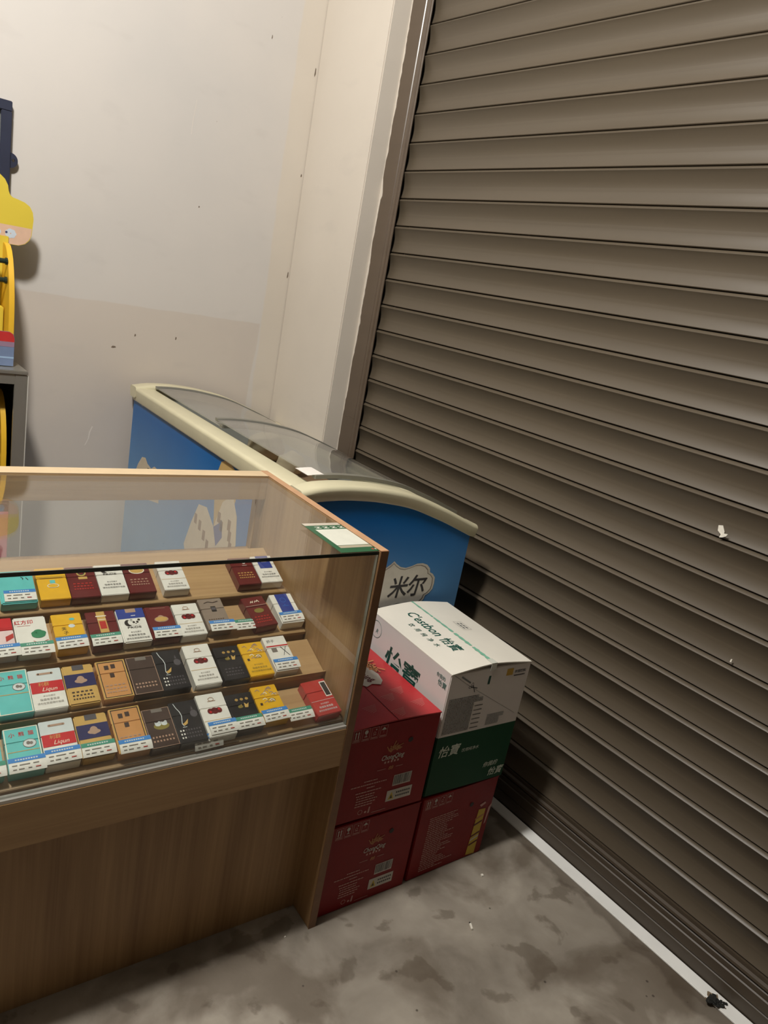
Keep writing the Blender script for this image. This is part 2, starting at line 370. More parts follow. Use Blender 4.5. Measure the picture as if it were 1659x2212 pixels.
MB().box(-UL+.018, -.018, .520, .536, 0, .73).build('back_panel', WOOD_Z, CT)
MB().box(-UL+.018, -.018, .498, .541, .868, .9275).build('back_rail', WOOD_X, CT, bevel=.001); MB().box(-UL+.018, -.018, .498, .541, .9275, .9285).build('rail_cap', mat('rail_cap_veneer', S(206, 182, 146), .45, var=.05, scale=25), CT)
MB().box(-.034, -.018, .510, .536, .73, .868).build('back_post', WOOD_Z, CT)
g = MB().box(-UL+.019, -.019, .006, .497, .9195, .9255).build('glass_top', GLASS, CT)
MB().box(-UL+.019, -.019, .0042, .006, .9193, .9257).build('glass_edge', GEDGE, g)
g = MB().box(-UL+.019, -.019, .006, .011, .536, .919).build('glass_front', GLASS, CT)
MB().box(-.0205, -.019, .0045, .0125, .536, .919).build('glass_edge', mat('glass_edge_pale', S(150, 152, 138), .2, coat=.5, var=.1), g)
MB().box(-UL+.019, -.019, .001, .0155, .5302, .5362).build('glass_track', ALU, CT)
ROWS = {1: (.022, .541), 2: (.117, .599), 3: (.220, .648), 4: (.330, .697)}
TILT = math.radians(21); ct_, st_ = math.cos(TILT), math.sin(TILT)
ACR = glass('acrylic', (.94, .94, .92), .06)
for k, (v, z) in ROWS.items():
    ln = .095 if k < 4 else .150
    a = (v-.004*ct_, z-.004*st_); e = (v+ln*ct_, z+ln*st_); nx, nz = st_*.008, -ct_*.008
    pf = [a, e, (e[0]+nx, e[1]+nz), (a[0]+nx, a[1]+nz)]
    MB().prism(pf, lambda q: (-UL+.019, q[0], q[1]), lambda q: (-.019, q[0], q[1])).build('display_shelf', WOOD_X, CT)
    lp = [(v-.004*ct_-st_*0, z-.004*st_), (v-.0015*ct_, z-.0015*st_), (v-.0015*ct_-st_*.007, z-.0015*st_+ct_*.007), (v-.004*ct_-st_*.007, z-.004*st_+ct_*.007)]
    MB().prism(lp, lambda q: (-UL+.019, q[0], q[1]), lambda q: (-.019, q[0], q[1])).build('shelf_lip', WOOD_X if k == 2 else ACR, CT)
    if k > 1: MB().box(-UL+.019, -.019, v+.0035, v+.0095, z-.028, z-.006).build('riser', WOOD_X, CT)
# payment card taped to the glass: the square is left blank
cd = thing('payment_card', 'green laminated payment card lying on the glass by the counter right edge', 'card', (.897, 1.035, .9258), -2.4)
pc = MB().frame((-.112, .006, 0), (1, 0, 0), (0, 1, 0))
MB().box(-.104, -.004, .008, .168, .0001, .0007).build('card', ink('cardgreen', 44, 92, 62, .3), cd)
pc.rect(.008, .148, .108, .162, 0, .0009); pc.rect(.020, .038, .098, .125, 1, .0009); pc.rect(.020, .024, .098, .036, 2, .0009)
for i in range(4): pc.rect(.026+i*.0185, .131, .039+i*.0185, .1335, 1, .0009); pc.rect(.031+i*.0185, .1335, .0345+i*.0185, .142, 1, .0009); pc.rect(.026+i*.0185, .139, .039+i*.0185, .1412, 1, .0009)
pc.rect(.084, .010, .089, .016, 3, .0009); pc.rect(.092, .010, .097, .016, 1, .0009)
pc.build('print', [ink('cardsilver', 196, 186, 170, .2), ink('cardwhite', 214, 214, 200, .35), ink('cardbeige', 170, 160, 138, .3), ink('cardred', 170, 60, 50)], cd)

# ------------------------------------------------------------------ cigarette packs
IN = dict(white=(228, 224, 214), red=(190, 30, 38), maroon=(98, 26, 28), gold=(196, 158, 88), yellow=(224, 172, 36), teal=(96, 188, 184), navy=(34, 36, 84), blue=(42, 62, 140), black=(30, 30, 34),
          brown=(66, 50, 44), orange=(196, 140, 84), silver=(140, 124, 110), green=(52, 128, 88), grey=(120, 112, 104), dark=(44, 40, 38), pink=(226, 200, 196), tan=(172, 140, 118), pale=(206, 212, 210), tagblue=(58, 128, 196), taggreen=(62, 140, 116), olive=(128, 116, 56), brick=(176, 46, 40), cream=(232, 222, 200), smoke=(84, 80, 84))
def K(n): return mat('pack_'+n, S(*IN[n]), .28, var=.05, scale=60, coat=.35)
WARN = ('本公司提示', '吸烟有害健康', '请勿在禁烟场所吸烟')
def warn(m, w, y, mi, s=1.0):
    for i, t in enumerate(WARN): m.text(t, w/2, y-[0, .0085, .0165][i]*s, [.0042, .0056, .0050][i]*s, mi, h=.0007)
def warn_bars(m, w, y, mi):                  # print too small to read in the photograph
    for i, n in enumerate((5, 6, 8)):
        for j in range(n): m.rect(w*.14+j*w*.72/n, y-i*.0075, w*.14+(j+.62)*w*.72/n, y-i*.0075+.0028, mi, .0007)
def panda(m, w, y, mi, wi):
    c = w*.5
    m.ell(c-.0095, y, .0075, .0085, mi, .0006); m.ell(c-.004, y+.001, .0062, .0072, wi, .0007)
    m.ell(c+.005, y, .0095, .0082, wi, .0006)
    for sx in (-1, 1):
        m.ell(c+.005+sx*.0075, y+.0065, .0028, .0028, mi, .0007); m.ell(c+.005+sx*.0036, y+.001, .0024, .003, mi, .0008)
    m.ell(c+.005, y-.003, .0016, .0012, mi, .0008); m.text('PRIDE', c, y-.0145, .0068, mi, sx=1.55, bold=.012, h=.0007)
def flower(m, w, y, a, b, s=1.):
    for dx, r in ((-.0085, .0062), (0, .0072), (.0085, .0062)): m.ell(w/2+dx*s, y, r*s, r*1.02*s, a, .0006)
    m.rect(w/2-.009*s, y-.0055*s, w/2+.009*s, y-.001*s, a, .0007)
    m.ell(w/2-.009*s, y-.002*s, .0024*s, .0024*s, b, .0008); m.ell(w/2+.009*s, y+.002*s, .0024*s, .0024*s, b, .0008)
def crest(m, w, y, i, s=1.):
    m.ring(w/2, y, .0062*s, .0046*s, .0012*s, i, .0007, 10); m.rect(w/2-.008*s, y-.005*s, w/2+.008*s, y-.0036*s, i, .0007)
DES = {}
def design(n, body, lid, inks, soft=False):
    def deco(fn): DES[n] = (body, lid, inks, soft, fn); return fn
    return deco
@design('teal', 'teal', 'teal', ['dark', 'pale', 'blue'], True)
def _(m, w, l): m.line([(w*.66, l*.78), (w*.72, l*.74), (w*.7, l*.7)], .0016, 0); m.line([(w*.8, l*.76), (w*.86, l*.68)], .0014, 0); m.rect(w*.1, l*.93, w*.9, l*.94, 1)
@design('yellow_seal', 'yellow', 'yellow', ['olive', 'teal', 'cream', 'dark'])
def _(m, w, l): m.rect(.0, l*.705, w, l*.715, 0); m.rect(w*.1, l*.67, w*.9, l*.68, 0); m.rect(w*.42, l*.5, w*.6, l*.6, 1); m.ring(w*.5, l*.42, .011, .006, .0014, 2); m.rect(w*.35, l*.36, w*.66, l*.37, 0)
@design('maroon_ring', 'maroon', 'maroon', ['gold', 'green', 'brick'])
def _(m, w, l): m.ring(w*.52, l*.79, .0095, .0095, .0026, 0); m.ring(w*.52, l*.79, .0068, .0068, .001, 1); m.rect(w*.38, l*.58, w*.7, l*.66, 0); warn_bars(m, w, l*.42, 2)
@design('panda_white', 'white', 'white', ['dark', 'white'])
def _(m, w, l): panda(m, w, l*.82, 0, 1); warn(m, w, l*.40, 0); m.rect(0, l*.665, w, l*.67, 0)
@design('maroon_emblem', 'maroon', 'maroon', ['gold', 'cream', 'tan'])
def _(m, w, l): m.ell(w*.5, l*.75, .0165, .0105, 1); m.ell(w*.5, l*.77, .008, .0105, 1); m.ell(w*.5, l*.75, .0145, .0082, 0, .0006); warn_bars(m, w, l*.42, 2)
@design('jewel', 'white', 'white', ['maroon', 'red', 'tan', 'grey', 'gold'])
def _(m, w, l): flower(m, w, l*.58, 0, 1); crest(m, w, l*.86, 2); m.rect(0, l*.36, w, l*.368, 4); warn(m, w, l*.26, 3, .95)
@design('maroon_dot', 'maroon', 'maroon', ['white', 'gold'])
def _(m, w, l): m.ring(w*.62, l*.82, .0048, .0048, .002, 0); m.rect(w*.5, l*.7, w*.72, l*.712, 0); warn_bars(m, w, l*.40, 1)
@design('white_blue', 'white', 'white', ['blue', 'dark', 'cream'])
def _(m, w, l): m.rect(w*.22, l*.52, w*.84, l, 0); m.rect(w*.4, l*.76, w*.68, l*.775, 2, .0006); warn(m, w, l*.36, 1)
@design('white_blue_long', 'white', 'white', ['blue', 'dark', 'tagblue'])
def _(m, w, l): m.rect(w*.22, l*.32, w*.8, l*.999, 0); m.text('w', w*.5, l*.6, .006, 2, shear=.3, h=.0007); m.rect(w*.36, l*.57, w*.66, l*.58, 2, .0007); m.ring(w*.5, l*.78, .007, .007, .0008, 2, .0007)
@design('red_top', 'pink', 'red', ['red', 'brick'])
def _(m, w, l): m.rect(0, l*.72, w, l, 0); m.poly([(w*.75, l*.34), (w, l*.44), (w, l*.56), (w*.75, l*.48)], 1)
@design('lotus', 'white', 'white', ['red', 'green', 'brick'], True)
def _(m, w, l):
    m.text('红方印', w*.30, l*.80, .011, 0, bold=.01); m.rect(w*.08, l*.74, w*.5, l*.748, 2)
    for a, b, c, d in ((.7, .46, .012, .008), (.62, .5, .008, .006), (.8, .5, .008, .006), (.7, .54, .008, .006)): m.ell(w*a, l*b, c, d, 1, .0005+a*.0003)
    m.line([(w*.5, l*.3), (w*.68, l*.22), (w*.98, l*.3)], .0012, 2)
@design('emperor', 'yellow', 'yellow', ['dark', 'pale', 'teal', 'olive'])
def _(m, w, l): m.text('天', w*.34, l*.52, .0095, 0); m.text('子', w*.38, l*.40, .0095, 0); m.ell(w*.62, l*.63, .006, .0045, 1); m.ell(w*.68, l*.83, .005, .0032, 2); m.rect(0, l*.345, w, l*.355, 3)
@design('maroon_gold', 'maroon', 'maroon', ['gold', 'brick', 'cream'])
def _(m, w, l): m.rect(w*.36, l*.36, w*.66, l*.995, 0); m.rect(w*.40, l*.47, w*.62, l*.70, 1, .0006); m.rect(w*.36, l*.74, w*.66, l*.76, 2, .0006); m.rect(w*.32, l*.84, w*.70, l*.87, 2, .0006)
@design('panda_blue', 'white', 'navy', ['dark', 'white', 'blue', 'tan'], True)
def _(m, w, l): m.rect(0, l*.70, w, l, 2); m.rect(w*.34, l*.88, w*.72, l*.999, 3, .0006); panda(m, w, l*.56, 0, 1); warn(m, w, l*.26, 0); m.rect(w*.5, l*.77, w*.66, l*.79, 1, .0006)
@design('maroon_low', 'maroon', 'maroon', ['tan', 'gold', 'cream'], True)
def _(m, w, l): m.ell(w*.52, l*.58, .0145, .0078, 0); m.ell(w*.52, l*.60, .0075, .0095, 0); m.ell(w*.52, l*.585, .0125, .006, 1, .0006); m.rect(w*.2, l*.93, w*.8, l*.94, 0)
@design('silver', 'silver', 'silver', ['dark', 'smoke', 'brown'])
def _(m, w, l):
    m.rect(w*.42, l*.56, w*.64, l*.74, 0); m.rect(w*.44, l*.62, w*.62, l*.70, 1, .0006); m.line([(w*.2, l*.86), (w*.4, l*.9), (w*.6, l*.86), (w*.84, l*.9)], .0022, 2)
    for j in range(7): m.rect(w*(.14+.1*j), l*.30, w*(.2+.1*j), l*.325, 2)
@design('maroon_oval', 'maroon', 'maroon', ['olive', 'cream', 'brick'])
def _(m, w, l):
    m.ell(w*.5, l*.52, .012, .0066, 0); m.rect(0, l*.70, w, l*.706, 1)
    m.line([(w*.3, l*.80), (w*.36, l*.86), (w*.4, l*.8), (w*.46, l*.87)], .0016, 1); m.line([(w*.5, l*.80), (w*.56, l*.86), (w*.62, l*.82), (w*.66, l*.88), (w*.72, l*.8)], .0016, 1); warn_bars(m, w, l*.30, 2)
@design('panda_seal', 'teal', 'teal', ['cream', 'red', 'pale', 'grey', 'gold'])
def _(m, w, l):
    m.outline(0, 0, w, l, .0016, 0); m.text('小', w*.22, l*.80, .0095, 1, bold=.01); m.text('熊', w*.5, l*.80, .0095, 1, bold=.01); m.text('猫', w*.78, l*.80, .0095, 1, bold=.01)
    m.ell(w*.70, l*.60, .0105, .0085, 2); m.ring(w*.70, l*.60, .0105, .0085, .001, 3, .0006); m.ell(w*.66, l*.61, .003, .0035, 3, .0006); m.ell(w*.75, l*.6, .0025, .003, 3, .0006); m.rect(w*.04, l*.44, w*.96, l*.455, 4)
@design('red_band', 'white', 'pale', ['red', 'gold', 'cream', 'grey', 'tan'])
def _(m, w, l):
    m.rect(0, l*.40, w, l*.68, 0); m.text('利群', w*.40, l*.575, .0092, 1, h=.0006); m.text('Liqun', w*.56, l*.44, .0115, 2, shear=.35, h=.0006); m.rect(w*.28, l*.86, w*.72, l*.91, 4); m.ell(w*.28, l*.885, .0022, .0022, 4); m.ell(w*.72, l*.885, .0022, .0022, 4); warn(m, w, l*.30, 3, .95)
@design('blue_gold', 'gold', 'gold', ['navy', 'smoke', 'brown', 'tan'], True)
def _(m, w, l):
    m.rect(0, l*.42, w, l*.76, 0); m.rect(w*.32, l*.86, w*.70, l*.995, 1); m.ell(w*.52, l*.60, .0068, .0085, 3, .0006); m.ell(w*.52, l*.57, .011, .0048, 3, .0005); warn_bars(m, w, l*.28, 2)
@design('gold_frame', 'orange', 'orange', ['gold', 'dark', 'brown', 'tan'])
def _(m, w, l):
    m.outline(0, 0, w, l, .0022, 0); m.outline(.0024, .0024, w-.0024, l-.0024, .0014, 1)
    for a, b in ((.33, .82), (.56, .84), (.46, .60)): m.rect(w*a-.004, l*b-.005, w*a+.004, l*b+.005, 2)
    warn_bars(m, w, l*.32, 3)
@design('dark_brown', 'brown', 'brown', ['grey', 'pale', 'olive', 'gold', 'tan'])
def _(m, w, l):
    m.rect(w*.34, l*.9, w*.74, l*.999, 0); m.outline(0, 0, w, l, .001, 4)
    for r in range(2):
        for j in range(7): m.rect(w*(.1+.115*j), l*(.16+.09*r), w*(.165+.115*j), l*(.2+.09*r), 4)
@design('dark_ducks', 'brown', 'brown', ['grey', 'pale', 'olive', 'gold', 'tan'])
def _(m, w, l):
    m.rect(w*.34, l*.9, w*.74, l*.999, 0); m.outline(0, 0, w, l, .001, 4); m.ell(w*.56, l*.53, .0145, .008, 2)
    for cx in (.45, .68): m.ell(w*cx, l*.58, .0055, .0042, 1, .0006); m.ell(w*cx+.003, l*.62, .0024, .003, 1, .0006); m.poly([(w*cx-.006, l*.6), (w*cx-.002, l*.6), (w*cx-.005, l*.645)], 1, .0006)
    for r in range(2):
        for j in range(7): m.rect(w*(.12+.115*j), l*(.14+.1*r), w*(.18+.115*j), l*(.185+.1*r), 4)
@design('swirl', 'black', 'black', ['pale', 'gold', 'smoke', 'white'])
def _(m, w, l):
    p = [(w*.16, l*.97), (w*.22, l*.85), (w*.30, l*.75), (w*.33, l*.65), (w*.29, l*.54), (w*.26, l*.45), (w*.31, l*.39)]
    m.line(p, .0013, 0, .0006); m.poly([(w*.26, l*.45), (w*.36, l*.47), (w*.52, l*.55), (w*.46, l*.44), (w*.34, l*.40)], 1, .0006); m.rect(w*.24, l*.36, w*.4, l*.372, 0, .0006)
    m.poly([(w*.74, l*.76), (w*.82, l*.76), (w*.79, l*.86)], 2); m.ell(w*.8, l*.66, .007, .008, 2)
    for r in range(3):
        for j in range(8): m.rect(w*(.1+.1*j), l*(.1+.085*r), w*(.152+.1*j), l*(.138+.085*r), 3 if j < 2 else 2)
@design('black_leaf', 'black', 'black', ['gold', 'olive', 'smoke'])
def _(m, w, l):
    for j in range(3): m.rect(w*(.3+.2*j), l*.80, w*(.42+.2*j), l*.845, 0); m.rect(w*(.335+.2*j), l*.785, w*(.385+.2*j), l*.86, 0)
    m.ell(w*.42, l*.62, .0055, .0036, 1); m.poly([(w*.36, l*.58), (w*.5, l*.6), (w*.48, l*.69)], 0); m.poly([(w*.58, l*.58), (w*.7, l*.57), (w*.78, l*.70), (w*.68, l*.66), (w*.6, l*.72)], 0); warn_bars(m, w, l*.30, 2)
@design('yellow_print', 'yellow', 'yellow', ['tan', 'cream', 'brown', 'olive'])
def _(m, w, l):
    random.seed(3)
    for i in range(16): x, y = random.uniform(.1, .8), random.uniform(.5, .95); m.line([(w*x, l*y), (w*(x+.12), l*(y+.04)), (w*(x+.18), l*(y-.02))], .0018, (0, 1, 0)[i % 3])
    m.ring(w*.62, l*.56, .009, .005, .0012, 3); m.rect(w*.12, l*.45, w*.22, l*.52, 2); warn(m, w, l*.30, 3)
@design('cross', 'white', 'white', ['red', 'grey', 'dark', 'smoke'])
def _(m, w, l):
    m.rect(0, l*.70, w, l*.735, 0); m.text('娇子', w*.28, l*.83, .0092, 3); m.rect(w*.18, l*.54, w*.42, l*.66, 1); m.line([(w*.62, l*.68), (w*.88, l*.40)], .0014, 2); m.line([(w*.86, l*.68), (w*.62, l*.42)], .0011, 3)
@design('red_soft', 'brick', 'brick', ['pale', 'white', 'dark'])
def _(m, w, l):
    m.rect(w*.72, l*.48, w*.98, l*.93, 1); m.rect(w*.75, l*.51, w*.95, l*.90, 2, .0006); m.rect(0, l*.40, w, l*.408, 0); warn(m, w, l*.29, 0)
CTM = Matrix.Translation((.897, 1.035, 0)) @ Matrix.Rotation(math.radians(-2.4), 4, 'Z')
CACHE = {}
TH = .022
def pack(k, u, s, des, label, w=.0555, l=.088, ang=0., th=TH):
    body, lid, inks, soft, fn = DES[des]
    v, z = ROWS[k]
    r = thing('cigarette_pack', label, 'cigarette pack', group='cigarette packs on the %s shelf' % {1: 'front', 2: 'second', 3: 'third', 4: 'back'}[k])
    r.matrix_world = CTM @ Matrix.Translation((-u, v+s*ct_, z+s*st_)) @ Matrix.Rotation(TILT, 4, 'X') @ Matrix.Rotation(math.radians(ang), 4, 'Z')
    key = (des, w, l, th)
    if key not in CACHE:
        c = {}
        h = l*.66
        tmp = []
        if soft: tmp.append(('wrapper', MB().box(-w/2, w/2, 0, l, 0.0002, th), K(body), .0022))
        else: tmp += [('box', MB().box(-w/2, w/2, 0, h, 0.0002, th), K(body), .0011), ('lid', MB().box(-w/2, w/2, h+.0003, l, 0.0002, th), K(lid), .0011)]
        c = [(n, mb.build(n, m, None, bevel=bv), None) for n, mb, m, bv in tmp]
        pm = MB().frame((-w/2+.0008, .0008, th), (1, 0, 0), (0, 1, 0)); fn(pm, w-.0016, l-.0016)
        c.append(('front_print', pm.build('front_print', [K(i) for i in inks]), None))
        CACHE[key] = [(n, o.data) for n, o, _ in c]
        for n, o, _ in c: o.parent = r
    else:
        for n, me in CACHE[key]: link(n, me, r)
    return r
def price_tag(k, u, s, col, label, w=.056, hgt=.027, lift=TH+.0014, dip=3.):
    """folded price card: clipped on the lip, its face leaning over the foot of the pack"""
    v, z = ROWS[k]
    r = thing('price_tag', label, 'price tag', group='price tags on the cigarette shelves')
    r.matrix_world = CTM @ Matrix.Translation((-u, v+s*ct_, z+s*st_)) @ Matrix.Rotation(TILT, 4, 'X') @ Matrix.Translation((0, 0, lift)) @ Matrix.Rotation(math.radians(random.uniform(-1.5, 1.5)), 4, 'Z') @ Matrix.Rotation(math.radians(dip), 4, 'X')
    key = ('tag', col)
    if key not in CACHE:
        n = 6; top = []; bot = []
        for i in range(n+1):
            t = i/n; y = hgt*t; b = .0022*math.sin(math.pi*t); top.append((y, b+.0007)); bot.append((y, b))
        m = MB()
        pf = top+bot[::-1]
        m.prism(pf, lambda q: (-w/2, q[0], q[1]), lambda q: (w/2, q[0], q[1]))
        a = m.build('card', K('white'), None)
        p = MB().frame((-w/2, 0, 0), (1, 0, 0), (0, 1, 0))
        def arc(y): return .0022*math.sin(math.pi*y/hgt)+.0011
        for j in range(3):
            y0, y1 = hgt*(.66+.1133*j), hgt*(.66+.1133*(j+1))
            p.add([(-w/2, y0, arc(y0)), (w/2, y0, arc(y0)), (w/2, y1, arc(y1)), (-w/2, y1, arc(y1))], [(0, 1, 2, 3)], 0)
        for j in range(9): y = hgt*.82; p.add([(-w*.32+j*w*.07, y-.0012, arc(y)+.0004), (-w*.32+j*w*.07+.0026, y-.0012, arc(y)+.0004), (-w*.32+j*w*.07+.0026, y+.0012, arc(y)+.0004), (-w*.32+j*w*.07, y+.0012, arc(y)+.0004)], [(0, 1, 2, 3)], 1)
        for y, segs in ((hgt*.45, ((-.42, -.28, 2), (-.22, .06, 2), (.14, .3, 2))), (hgt*.2, ((-.40, -.30, 2), (-.25, -.1, 2), (0, .1, 2), (.2, .34, 3)))):
            for a0, a1, mi in segs: p.add([(w*a0, y-.0008, arc(y)+.0003), (w*a1, y-.0008, arc(y)+.0003), (w*a1, y+.0008, arc(y)+.0003), (w*a0, y+.0008, arc(y)+.0003)], [(0, 1, 2, 3)], mi)
        b = p.build('print', [K('tag'+col), K('pale'), K('grey'), K('brick')], None)
        CACHE[key] = [('card', a.data), ('print', b.data)]; a.parent = r; b.parent = r
    else:
        for n_, me in CACHE[key]: link(n_, me, r)
    return r
P4, P3, P2, P1 = 4, 3, 2, 1
pack(4, .592, .008, 'teal', 'wide teal cigarette pack at the left end of the back shelf', w=.064)
pack(4, .527, .010, 'yellow_seal', 'yellow pack with small teal square between teal and maroon packs, back shelf')
pack(4, .470, .009, 'maroon_ring', 'maroon pack with a gold ring near its top on the back shelf')
pack(4, .413, .010, 'panda_white', 'all-white pack with black panda emblem on the back shelf')
pack(4, .356, .010, 'maroon_emblem', 'maroon pack with gold emblem right of the white panda pack, back shelf')
pack(4, .283, .011, 'jewel', 'white pack with dark red jewel emblem standing alone on the back shelf')
pack(4, .112, .009, 'maroon_dot', 'maroon pack with small white ring beside a white and blue pack, back shelf')
pack(4, .0555, .011, 'white_blue', 'white pack with short blue block at the right end of the back shelf', w=.0535)
pack(3, .640, .010, 'red_top', 'pinkish pack with red top cut off by the left photo edge, third shelf')
pack(3, .582, .009, 'lotus', 'white pack with green lotus and red characters on the third shelf')
pack(3, .517, .008, 'emperor', 'plain yellow pack with two black characters on the third shelf', w=.0535)
pack(3, .454, .006, 'maroon_gold', 'maroon pack with a broad gold stripe on the third shelf')
pack(3, .396, .006, 'panda_blue', 'white panda pack with a blue top on the third shelf')
pack(3, .339, .006, 'maroon_low', 'maroon pack with gold cartouche left of a white jewel pack, third shelf')
pack(3, .281, .006, 'jewel', 'white pack with dark red jewel emblem in the middle of the third shelf', w=.0545)
pack(3, .222, .014, 'silver', 'silvery grey pack with dark square emblem on the third shelf', w=.053)
pack(3, .116, .008, 'maroon_oval', 'maroon pack with an olive oval, set askew on the third shelf', w=.054, ang=4.5)
pack(3, .051, .009, 'white_blue_long', 'white pack with long blue stripe at the right end of the third shelf')
pack(2, .629, .001, 'panda_seal', 'teal pack with red characters at the left of the second shelf', w=.054, l=.094)
pack(2, .574, .001, 'red_band', 'white pack with red band on the second shelf, no price tag on it', w=.0545)
pack(2, .518, .001, 'blue_gold', 'gold pack with navy band on the second shelf, no price tag on it', w=.0535)
pack(2, .459, .001, 'gold_frame', 'orange pack with gold frame on the second shelf, no price tag on it', w=.054)
pack(2, .404, .001, 'dark_brown', 'dark brown pack with grey seal on the second shelf', w=.053)
pack(2, .350, .0005, 'swirl', 'black pack with a pale swirl on the second shelf', w=.054, l=.096)
pack(2, .287, .0005, 'jewel', 'tall white pack with red jewel emblem on the second shelf', w=.055, l=.101)
pack(2, .227, .001, 'black_leaf', 'black pack with gold leaves on the second shelf', w=.0545, l=.086)
pack(2, .171, .001, 'yellow_print', 'yellow patterned pack on the second shelf', w=.0535)
pack(2, .112, .004, 'cross', 'white pack with red line and crossed strokes at the second shelf right end', w=.0525, l=.093)
pack(1, .684, .012, 'teal', 'greenish pack cut off by the left photo edge on the front shelf', w=.052)
pack(1, .625, .012, 'panda_seal', 'teal pack with red characters and a blue tag on the front shelf', w=.054, l=.086)
pack(1, .569, .013, 'red_band', 'white pack with red band and a blue tag on the front shelf', w=.0545)
pack(1, .512, .013, 'blue_gold', 'gold pack with navy band and a pale tag on the front shelf', w=.055)
pack(1, .452, .008, 'gold_frame', 'orange pack with gold frame and a blue tag on the front shelf', w=.0555, l=.095)
pack(1, .398, .004, 'dark_ducks', 'dark brown pack with two white ducks on the front shelf', w=.052, l=.085)
pack(1, .345, .003, 'swirl', 'black pack with a pale swirl on the front shelf', w=.053, l=.092)
pack(1, .288, .004, 'jewel', 'tall white pack with red jewel emblem on the front shelf', w=.0555, l=.098)
pack(1, .2305, .007, 'black_leaf', 'black pack with gold leaves and a green tag on the front shelf', w=.0555, l=.084)
pack(1, .1725, .014, 'yellow_print', 'yellow patterned pack on the front shelf', w=.0555, l=.085)
pack(1, .054, .003, 'red_soft', 'bright red pack alone at the right end of the front shelf', w=.058, ang=3)
price_tag(4, .590, .012, 'blue', 'blue price tag on the wide teal pack of the back shelf')
price_tag(3, .634, .005, 'blue', 'blue price tag at the left photo edge on the third shelf')
price_tag(3, .578, .003, 'green', 'green price tag on the lotus pack of the third shelf')
price_tag(3, .517, .008, 'blue', 'blue price tag on the yellow pack of the third shelf')
price_tag(3, .455, .006, 'green', 'green price tag on the gold-striped maroon pack of the third shelf')
price_tag(3, .336, .007, 'blue', 'blue price tag on the maroon pack with cartouche, third shelf')
price_tag(3, .217, .008, 'blue', 'blue price tag on the silvery grey pack of the third shelf')
price_tag(3, .160, .008, 'green', 'green price tag by the empty gap of the third shelf', lift=.018, dip=3)
price_tag(3, .050, .012, 'blue', 'blue price tag on the blue-striped pack at the third shelf right end')
price_tag(2, .110, .006, 'blue', 'blue price tag, the only one on the second shelf')
price_tag(1, .683, .010, 'green', 'green price tag at the left photo edge on the front shelf')
price_tag(1, .624, .010, 'blue', 'blue price tag on the teal pack of the front shelf')
price_tag(1, .568, .014, 'blue', 'blue price tag on the red-banded pack of the front shelf')
price_tag(1, .511, .013, 'green', 'pale green price tag on the gold and navy pack of the front shelf')
price_tag(1, .450, .006, 'blue', 'blue price tag on the gold-framed orange pack of the front shelf')
price_tag(1, .284, .008, 'blue', 'blue price tag on the white jewel pack of the front shelf')
price_tag(1, .229, .007, 'green', 'green price tag on the black leaf pack of the front shelf')
price_tag(1, .171, .012, 'blue', 'blue price tag on the yellow pack of the front shelf')
price_tag(1, .116, .006, 'green', 'green price tag by the empty gap of the front shelf', lift=.018, dip=3)
r = price_tag(1, .316, -.006, 'blue', 'blue price tag hanging low in the shade against the front glass', lift=.004, dip=38)
# ------------------------------------------------------------------ chest freezer
FY = -1.2
FZ = thing('chest_freezer', 'blue ice cream chest freezer with cream rim and curved sliding glass lids', 'freezer', (.930, 1.418, 0), FY)
FW_, FL = .608, 1.285
ARCH = [(0, .912), (.03, .921), (.06, .9255), (.134, .928), (.222, .923), (.317, .909), (.369, .897), (.481, .858), (.574, .820), (.608, .806)]
def arch(x):
    x = min(max(x, 0), .608)
    for (a, za), (b, zb_) in zip(ARCH, ARCH[1:]):
        if x <= b:
            t = (x-a)/(b-a); return za+(zb_-za)*t
    return ARCH[-1][1]
def arch_s(x): return sum(arch(x+d) for d in (-.02, -.01, 0, .01, .02))/5
def vinyl():
    m = bpy.data.materials.new('blue_vinyl'); m.use_nodes = True; nt = m.node_tree; N = nt.nodes; L = nt.links; b = N['Principled BSDF']
    g = N.new('ShaderNodeNewGeometry'); sp = N.new('ShaderNodeSeparateXYZ'); L.new(g.outputs['Position'], sp.inputs[0])
    r = N.new('ShaderNodeMapRange'); r.inputs[1].default_value = .42; r.inputs[2].default_value = .84; L.new(sp.outputs['Z'], r.inputs[0])
    mx = N.new('ShaderNodeMixRGB'); mx.inputs[1].default_value = S(124, 178, 220); mx.inputs[2].default_value = S(0, 104, 178); L.new(r.outputs[0], mx.inputs[0])
    n = N.new('ShaderNodeTexNoise'); n.inputs['Scale'].default_value = 5; L.new(g.outputs['Position'], n.inputs[0])
    m2 = N.new('ShaderNodeMixRGB'); m2.blend_type = 'MULTIPLY'; m2.inputs[0].default_value = .25; L.new(mx.outputs[0], m2.inputs[1]); L.new(n.outputs[0], m2.inputs[2])
    L.new(m2.outputs[0], b.inputs['Base Color']); b.inputs['Roughness'].default_value = .34
    return m
VIN = vinyl(); CREAM = mat('cream_abs', S(206, 199, 168), .36, var=.04, scale=12, bump=.02, bscale=200)
LINER = mat('liner_white', S(196, 196, 190), .4, var=.03)
XS_ = [.014+i*(FW_-.028)/24 for i in range(25)]
def arch_panel(y0, y1, drop):
    prof = [(XS_[0], .05)]+[(x, arch_s(x)-drop) for x in XS_]+[(XS_[-1], .05)]
    return MB().prism(prof, lambda q: (q[0], y0, q[1]), lambda q: (q[0], y1, q[1]))
fp = arch_panel(.012, .036, .030).build('front_panel', VIN, FZ)
arch_panel(FL-.036, FL-.012, .030).build('back_panel', VIN, FZ)
sp_ = MB().box(.014, .038, .036, FL-.036, .05, .892).build('side_panel', VIN, FZ)
MB().box(FW_-.038, FW_-.014, .036, FL-.036, .05, .778).build('side_panel', VIN, FZ)
